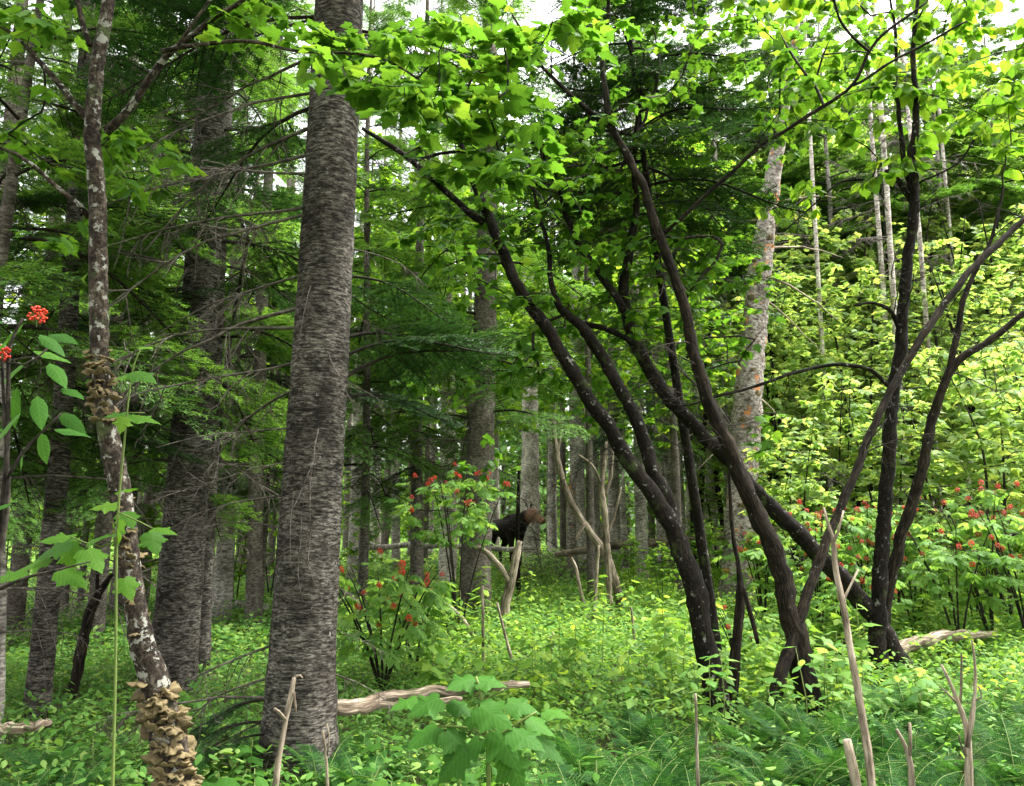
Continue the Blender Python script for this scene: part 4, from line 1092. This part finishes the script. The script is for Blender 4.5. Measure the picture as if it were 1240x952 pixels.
# ------------------------------------------------------------------ far wood: one mass behind everything
def far_wood():
    mb = MB()
    n = 170
    for k in range(n):
        ang = rng.uniform(-.75, .75); Y = rng.uniform(46, 90)
        x = math.tan(ang) * Y; h = rng.uniform(17, 27); z0 = float(gz(x, Y))
        tube(mb, np.array([[x, Y, z0 - .2], [x + rng.normal(0, .2), Y, z0 + h * .5], [x, Y, z0 + h]]), [.25, .18, .03], 5, 1, cap=False)
        m = 420
        zz = rng.uniform(.12, 1, m) ** .9
        rad = 3.0 * (1.05 - zz) * np.sqrt(rng.random(m)) + .2
        a = rng.uniform(0, 6.28, m)
        O = np.column_stack([x + np.cos(a) * rad, Y + np.sin(a) * rad, z0 + zz * h])
        D = norm(np.column_stack([np.cos(a), np.sin(a), rng.normal(-.3, .3, m)]))
        leaves_mb(mb, FOLD, O, D, norm(rng.normal(0, .4, (m, 3)) + [0, 0, 1]), rng.uniform(.5, .95, m), 0)
    m = 26000
    Y = np.sqrt(rng.uniform(44 ** 2, 100 ** 2, m)); x = np.tan(rng.uniform(-.75, .75, m)) * Y
    O = np.column_stack([x, Y, gz(x, Y) + rng.uniform(0, 1, m) ** 1.5 * 4.5])
    a = rng.uniform(0, 6.28, m)
    leaves_mb(mb, FOLD, O, np.column_stack([np.cos(a), np.sin(a), rng.normal(-.2, .3, m)]), norm(rng.normal(0, .4, (m, 3)) + [0, 0, 1]), rng.uniform(.4, .9, m), 0)
    o = part('far_wood', mb.mesh('far_wood', [M['needle_light'], M['fir_bark_far']]), None)
    o['kind'] = 'stuff'; o['label'] = 'far-off mass of green trees closing the view behind the clearing'; o['category'] = 'woodland'
far_wood()

# ------------------------------------------------------------------ red elder bushes
def elder_sprays():
    """a pinnate elder leaf (five or seven leaflets) about 1 long along +Y"""
    mb = MB()
    t = np.linspace(0, 1, 6)
    tube(mb, np.column_stack([0 * t, t * .62, -.12 * t ** 2]), np.linspace(.012, .006, 6), 3, 0, cap=False)
    O, D, S = [[0, .62, -.12]], [[0, 1, -.2]], [.5]
    for y, l in ((.2, .42), (.42, .48), (.58, .46)):
        for s in (-1, 1):
            O.append([0, y, -.1 * y]); D.append([s * .85, .5, -.18]); S.append(l)
    leaves_mb(mb, OVATE, np.array(O), np.array(D), np.tile([0, 0, 1.0], (len(O), 1)), np.array(S), 1, np.full(len(O), .3) + rng.random(len(O)) * .2)
    return mb.mesh('leaf', [M['green_stem'], M['elder_leaf']])
ELDER = elder_sprays()

def elder(label, px, Y, h, spread, n_stem, n_leaf, n_berry, group=None, leaf=(.15, .23), bsz=(.05, .08), zlo=.35):
    b = ground_at(px, Y); b[2] -= .03
    t = thing('elder_bush', label, 'bush', b, group)
    wood = MB(); P0 = []
    for s in range(n_stem):
        a = rng.uniform(0, 6.28); r = spread * rng.uniform(.4, .9)
        C = np.array([[0, 0, 0, .014], [math.cos(a) * r * .3, math.sin(a) * r * .3, h * .4, .011], [math.cos(a) * r * .7, math.sin(a) * r * .7, h * .75, .007], [math.cos(a) * r, math.sin(a) * r, h * .93, .003]])
        S = catmull(C, 16); tube(wood, S[:, :3], S[:, 3], 5, 0, .03); P0.append(S[5:, :3])
    P0 = np.vstack(P0)
    tg = []
    while len(tg) < n_leaf // 3:
        q = rng.uniform(-1, 1, 3)
        if np.dot(q, q) > 1: continue
        tg.append([q[0] * spread, q[1] * spread, h * (zlo + (1 - zlo) * (q[2] + 1) / 2)])
    P, ch, w, tips = grow(P0, np.array(tg), .12, .008, .5)
    branch_mb(wood, P, ch, w, len(P0), .0022, .5, .01, 3)
    part('stems', wood.mesh('stems', M['dark_twig']), t)
    O, D, Nn, S = foliage_on(P, ch, 3, .15, leaf, droop=.35, spread=1.0)
    qx, qy, qf = project(O + b)
    for i in range(len(O)):
        if 590 < qx[i] < 662 and 600 < qy[i] < 680: continue
        part('leaf', ELDER, t, m4(O[i], D[i], Nn[i], S[i]))
    tp = np.array([P[k] for k in tips]); idx = np.argsort(-(tp[:, 2] - .5 * tp[:, 1] + rng.normal(0, .25, len(tp))))[:n_berry]      # heads ripen on the outer shoots
    for k, i in enumerate(idx):
        s = rng.uniform(*bsz)
        part('berry_cluster', BERRIES[k % 3], t, Matrix.Translation(Vector(tp[i] + [0, -.06, .04])) @ Matrix.Rotation(rng.uniform(-.7, .7), 4, 'X') @ Matrix.Scale(s, 4))
    return t
elder('red-berried elder bush just left of the moose', 556, 11.5, 2.45, .85, 6, 230, 24, zlo=.52)
elder('spreading red-berried elder at the right side of the huge trunk', 468, 8.4, 1.35, .75, 8, 200, 20, zlo=.3)
elder('small elder sprig beneath the spreading one', 505, 9.2, 1.0, .4, 4, 60, 9)
EL = ['between the split-barked maple and the slanting stem', 'right behind the upright dark stem', 'low beside the foot of the slanting mossy stem', 'widest one, behind the fallen log end', 'over the middle of the fallen log', 'at the outer end of the fallen log', 'next to the flaking birch snag', 'tiny one at the feet of the leaning maples', 'just behind the two forked dark stems']
for (px, Y, h, sp, nl, nb), lab in zip([(985, 11.0, 1.9, .8, 150, 36), (1045, 11.4, 2.0, .9, 180, 40), (1010, 10.0, 1.3, .6, 110, 24), (1190, 10.8, 2.1, 1.0, 200, 40), (1150, 10.2, 1.7, .7, 120, 16), (1235, 10.0, 1.9, .8, 130, 22), (920, 12.5, 1.5, .5, 80, 10), (890, 9.2, .8, .35, 40, 6), (1100, 11.6, 1.6, .7, 110, 10)], EL):
    elder('red-berried elder ' + lab, px, Y, h, sp, 6, int(nl * 1.25), int(nb * .7), 'elders in the clearing')

# elder close by on the left edge, big leaves
b = ground_at(-20, 2.9); b[2] -= .03
t = thing('elder_bush', 'near elder with big dark leaves and two red berry heads at the left edge', 'bush', b)
mb = MB()
for pts in [[(-10, 900, 7), (-4, 700, 7), (8, 560, 6), (10, 480, 5), (12, 420, 4), (28, 385, 3)], [(8, 580, 4), (30, 545, 4), (55, 520, 3), (75, 500, 2)], [(-4, 700, 5), (10, 600, 5), (5, 500, 4), (2, 430, 3)], [(10, 440, 3), (35, 440, 2.5), (60, 420, 2)], [(-4, 715, 5), (30, 700, 4), (70, 690, 3), (110, 680, 2)]]:
    B = px_path(pts, 2.9, 2.95, root=(pts[0][1] > 850), seg=.04)
    tube(mb, B[:, :3], B[:, 3], 6, 0, .03)
part('stems', mb.mesh('stems', M['dark_twig'], b), t)
el_me = leaf_mesh(OVATE, 'elder_leaflet', M['shade_leaf'])
for (x, y, a, L) in [(28, 392, 200, 60), (48, 405, -20, 55), (10, 412, 190, 55), (60, 440, -30, 60), (30, 440, 210, 50), (2, 445, 160, 60), (45, 480, -60, 60), (25, 500, 230, 55), (72, 500, -20, 55), (50, 525, -70, 50), (5, 520, 180, 60), (20, 470, -100, 60), (75, 470, 10, 50), (40, 425, 20, 55), (5, 390, 150, 50), (-5, 560, 200, 50), (15, 610, 170, 50), (65, 520, 30, 50), (60, 405, 15, 60), (0, 480, 200, 60), (30, 540, -120, 45)]:
    Y = rng.uniform(2.8, 3.1); s = L * Y / 1000 * .82; ar = math.radians(a)
    part('leaf', el_me, t, m4(at(x, y, Y) - b, [math.cos(ar), rng.uniform(-.7, .3), math.sin(ar) * .6 - .25], [rng.normal(0, .3), -.55, 1], s))
for (x, y, s) in [(45, 381, .066), (0, 428, .066)]:
    part('berry_cluster', BERRIES[0], t, Matrix.Translation(Vector(at(x, y + 8, 2.93) - b)) @ Matrix.Scale(s, 4))

def leafy_seedling(label, name, stems, leaves, matk, shape, key, Y, cat='seedling', group=None, w=1.0):
    mb = MB(); base = None
    for i, pts in enumerate(stems):
        B = px_path(pts, Y, Y, root=(i == 0), seg=.04)
        if base is None: base = B[0, :3].copy()
        tube(mb, B[:, :3], B[:, 3], 5, 0, .02)
    t = thing(name, label, cat, base, group)
    part('stem', mb.mesh('stem', M['green_stem'], base), t)
    me = leaf_mesh(shape, key, M[matk])
    for (x, y, a, L) in leaves:
        yy = Y + rng.uniform(-.12, .12); ar = math.radians(a)
        part('leaf', me, t, m4(at(x, y, yy) - base, [math.cos(ar), -.35 + rng.normal(0, .25), math.sin(ar) * .5 - .2], [rng.normal(0, .25), -.45, 1], L * Y / 1000 * .9))
    return t
leafy_seedling('slender green maple shoot climbing beside the fungus-covered stem', 'maple_seedling', [[(136, 960, 4), (140, 800, 3.5), (142, 640, 3), (152, 520, 2.5), (160, 450, 2), (172, 420, 1.5)], [(142, 620, 2), (165, 630, 2), (185, 640, 1.5)], [(142, 655, 2.5), (120, 662, 2), (85, 650, 2)], [(156, 500, 1.5), (175, 500, 1.5)]],
    [(160, 452, 180, 30), (162, 450, -10, 40), (172, 420, 20, 20), (155, 500, 170, 32), (160, 502, 10, 40), (150, 505, -90, 24), (142, 610, 160, 36), (150, 620, -40, 36), (145, 630, -100, 34), (185, 640, 20, 34), (182, 645, -60, 36), (90, 650, 150, 44), (85, 655, 200, 48), (80, 660, -70, 40), (105, 665, -40, 44), (60, 675, 190, 44), (110, 655, 60, 36), (75, 690, -20, 44), (30, 690, 190, 40), (150, 700, -60, 36), (148, 595, 60, 28)],
    'maple_leaf', MAPLE, 'maple_leaf', 3.2)
leafy_seedling('low maple seedling with broad dark leaves in the middle foreground', 'maple_seedling', [[(592, 965, 6), (590, 900, 5), (582, 840, 4), (576, 820, 3)], [(590, 900, 3), (620, 880, 3), (650, 862, 2)], [(590, 890, 3), (560, 880, 2.5), (530, 880, 2)], [(582, 850, 2), (610, 835, 2)]],
    [(575, 822, 160, 44), (578, 822, 20, 40), (532, 845, 190, 46), (545, 850, -10, 40), (580, 855, -20, 52), (590, 860, 200, 44), (615, 850, 10, 44), (530, 880, 190, 52), (540, 885, -40, 46), (600, 885, -60, 58), (580, 895, 210, 52), (620, 885, 0, 50), (640, 870, -20, 42), (650, 895, -30, 44), (560, 910, 230, 50), (615, 915, -70, 52), (660, 860, 30, 36), (505, 845, 170, 40)],
    'shade_leaf', MAPLE, 'maple_leaf', 3.9)

# ------------------------------------------------------------------ ferns and broad-leaved plants in front
def fern(px, Y, s, label, group, nf=8):
    b = ground_at(px, Y); b[2] -= .02
    t = thing('fern', label, 'fern', b, group)
    a0 = rng.uniform(0, 6.28)
    for k in range(nf):
        part('frond', FROND[k % 4], t, rotm((0, 0, 0), a0 + k * 6.28 / nf + rng.normal(0, .25), math.radians(rng.uniform(28, 66)), s * rng.uniform(.75, 1.1), rng.normal(0, .2)))
fl = 'feathery shade-darkened green fern below the maple stems'
for k in range(120):
    fern(rng.uniform(670, 1300), rng.uniform(3.3, 6.6), rng.uniform(.42, .66), fl, 'ferns below the maple stems', 7 + k % 3)
fl2 = 'feathery green fern by the foot of the huge trunk'
for k in range(34):
    fern(rng.uniform(-30, 600), rng.uniform(3.4, 5.6), rng.uniform(.4, .58), fl2, 'ferns near the huge trunk', 7)

def broadleaf(px, Y, h, n, size, label, group, matk='shade_leaf'):
    b = ground_at(px, Y); b[2] -= .02
    t = thing('broadleaf_plant', label, 'plant', b, group)
    mb = MB(); tube(mb, np.array([[0, 0, 0], [.01, .01, h * .5], [rng.normal(0, .03), rng.normal(0, .03), h]]), [.005, .004, .002], 4, 0)
    part('stem', mb.mesh('stem', M['green_stem']), t)
    me = leaf_mesh(LOBED if n % 2 else OVATE, 'broad_leaf%d' % (n % 2), M[matk])
    a = rng.uniform(0, 6.28)
    for k in range(n):
        a += 2.4
        d = np.array([math.cos(a), math.sin(a), rng.uniform(-.35, .15)])
        part('leaf', me, t, m4(np.array([0, 0, h * (1 - .55 * k / n)]) + d * .04, d, [rng.normal(0, .2), rng.normal(0, .2), 1], rng.uniform(*size)))
for k in range(40):
    broadleaf(rng.uniform(-30, 330), rng.uniform(3.2, 5.2), rng.uniform(.2, .4), 7 + k % 4, (.09, .15), 'broad-leaved green plant in the shade round the fungus-covered stem', 'broad-leaved plants on the left')
for k in range(36):
    broadleaf(rng.uniform(400, 760), rng.uniform(3.2, 5.5), rng.uniform(.18, .36), 7 + k % 4, (.08, .14), 'broad-leaved plant round the low maple seedling', 'broad-leaved plants in the middle')
for k in range(30):
    broadleaf(rng.uniform(760, 1100), rng.uniform(6.2, 7.6), rng.uniform(.35, .75), 9 + k % 4, (.09, .14), 'leafy green plant hiding the feet of the maple stems', 'plants at the maple feet', 'herb')
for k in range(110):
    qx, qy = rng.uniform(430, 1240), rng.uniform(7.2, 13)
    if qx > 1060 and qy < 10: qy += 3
    broadleaf(qx, qy, rng.uniform(.35, .95), 9 + k % 4, (.11, .17), 'tall leafy yellow-green plant in the sunny herbs', 'tall plants in the sunny herbs', 'herb_sun_tint')

# ------------------------------------------------------------------ the moose
def moose():
    mt, tr, out = nt('moose_hide')
    tcn = N(tr, 'ShaderNodeTexCoord')
    n1 = N(tr, 'ShaderNodeTexNoise', Scale=14.0, Detail=6.0); tr.links.new(tcn.outputs['Object'], n1.inputs['Vector'])
    c = ramp(tr, n1.outputs[0], [(.35, (.007, .0055, .005)), (.7, (.024, .018, .016))])
    vd = N(tr, 'ShaderNodeVectorMath', operation='DISTANCE'); tr.links.new(tcn.outputs['Object'], vd.inputs[0]); vd.inputs[1].default_value = (1.29, .34, 1.78)
    f = ramp(tr, vd.outputs['Value'], [(.30, (1, 1, 1)), (.44, (0, 0, 0))])
    mx = N(tr, 'ShaderNodeMix', data_type='RGBA'); tr.links.new(f, mx.inputs[0]); tr.links.new(c, mx.inputs[6])
    tr.links.new(ramp(tr, n1.outputs[0], [(.35, (.26, .13, .085)), (.7, (.46, .27, .19))]), mx.inputs[7])
    p = N(tr, 'ShaderNodeBsdfPrincipled', Roughness=.85); p.inputs['Specular IOR Level'].default_value = .1; tr.links.new(mx.outputs[2], p.inputs['Base Color'])
    bp = N(tr, 'ShaderNodeBump', Strength=.5, Distance=.02); tr.links.new(n1.outputs[0], bp.inputs['Height']); tr.links.new(bp.outputs[0], p.inputs['Normal'])
    tr.links.new(p.outputs[0], out.inputs[0])
    mb = MB()
    def T(pts, sides=16, sq=None, n=22):
        C = np.array(pts, float); S = catmull(C, n); tube(mb, S[:, :3], np.maximum(S[:, 3], .008), sides, 0, squash=sq)
    # trunk of the body: rump, barrel, deep chest, hump
    T([(-.92, 0, 1.42, .10), (-.80, 0, 1.42, .27), (-.5, 0, 1.42, .33), (-.1, 0, 1.38, .36), (.3, 0, 1.40, .40), (.6, 0, 1.42, .37), (.82, 0, 1.42, .24), (.92, 0, 1.42, .1)], sq=.78)
    T([(-.2, 0, 1.55, .15), (.15, 0, 1.66, .2), (.45, 0, 1.72, .2), (.75, 0, 1.66, .2)], sq=.7)
    # neck up to a head turned to its left
    T([(.55, 0, 1.48, .30), (.80, .06, 1.62, .25), (1.0, .16, 1.78, .20), (1.12, .24, 1.88, .15)])
    hd = norm(np.array([.82, .5, -.78]))
    h0 = np.array([1.06, .20, 1.96])
    hp = [h0 + hd * s for s in (0, .11, .23, .36, .48, .57, .62)]
    T([(*q, r) for q, r in zip(hp, (.09, .135, .125, .10, .115, .115, .06))], sq=None)
    T([(*(h0 + hd * .15 + np.array([0, 0, -.12])), .08), (*(h0 + hd * .35 + np.array([0, 0, -.12])), .06), (*(h0 + hd * .5 + np.array([0, 0, -.10])), .05)])   # lower jaw
    T([(*(h0 + hd * .12 + np.array([0, 0, -.14])), .06), (*(h0 + hd * .14 + np.array([-.02, 0, -.32])), .03), (*(h0 + hd * .14 + np.array([-.02, 0, -.42])), .012)], n=10)   # dewlap
    sd = norm(np.cross(hd, [0, 0, 1.0]))
    for s in (-1, 1):       # ears
        e = h0 + sd * s * .09 + np.array([-.02, -.02, .06])
        T([(*e, .045), (*(e + sd * s * .08 + np.array([-.03, 0, .09])), .055), (*(e + sd * s * .13 + np.array([-.05, 0, .2])), .012)], n=10, sq=.5)
    # legs: front straight with low knee, hind with hock pointing back
    for s, dx in ((-1, .06), (1, -.05)):
        T([(.52, s * .2, 1.35, .17), (.55 + dx, s * .2, 1.02, .105), (.55 + dx, s * .19, .58, .062), (.55 + dx, s * .19, .50, .066), (.55 + dx, s * .19, .16, .042), (.57 + dx, s * .19, .08, .055), (.60 + dx, s * .19, .0, .062)])
    for s, dx in ((-1, .0), (1, .18)):
        T([(-.62, s * .18, 1.40, .22), (-.52 + dx, s * .19, 1.05, .14), (-.66 + dx, s * .18, .82, .085), (-.82 + dx, s * .17, .66, .062), (-.80 + dx, s * .17, .50, .05), (-.75 + dx, s * .17, .16, .042), (-.72 + dx, s * .17, .08, .055), (-.68 + dx, s * .17, .0, .062)])
    T([(-.90, 0, 1.5, .04), (-.97, 0, 1.42, .03), (-.98, 0, 1.34, .012)], n=8)
    me = mb.mesh('body', mt)
    b = ground_at(613, 26.2); b[2] -= .02
    root = thing('moose', 'dark brown moose with a tan face looking out between the trunks', 'moose', b)
    root.rotation_euler = (0, 0, math.radians(-58))
    body = part('body', me, root)
    md = body.modifiers.new('skin', 'REMESH'); md.mode = 'VOXEL'; md.voxel_size = .028; md.use_smooth_shade = True
    sm = body.modifiers.new('smooth', 'SMOOTH'); sm.iterations = 4; sm.factor = .5
    for s in (-1, 1):
        m2 = MB(); ico(m2, np.zeros(3), .024)
        part('eye', m2.mesh('eye', M['dark_twig']), root, Matrix.Translation(Vector(hp[1] * .6 + hp[2] * .4 + sd * s * .115 + np.array([0, 0, .05]))))
        m2 = MB(); ico(m2, np.zeros(3), .022)
        part('nostril', m2.mesh('nostril', M['dark_twig']), root, Matrix.Translation(Vector(hp[5] + sd * s * .07 + hd * .04)))
moose()
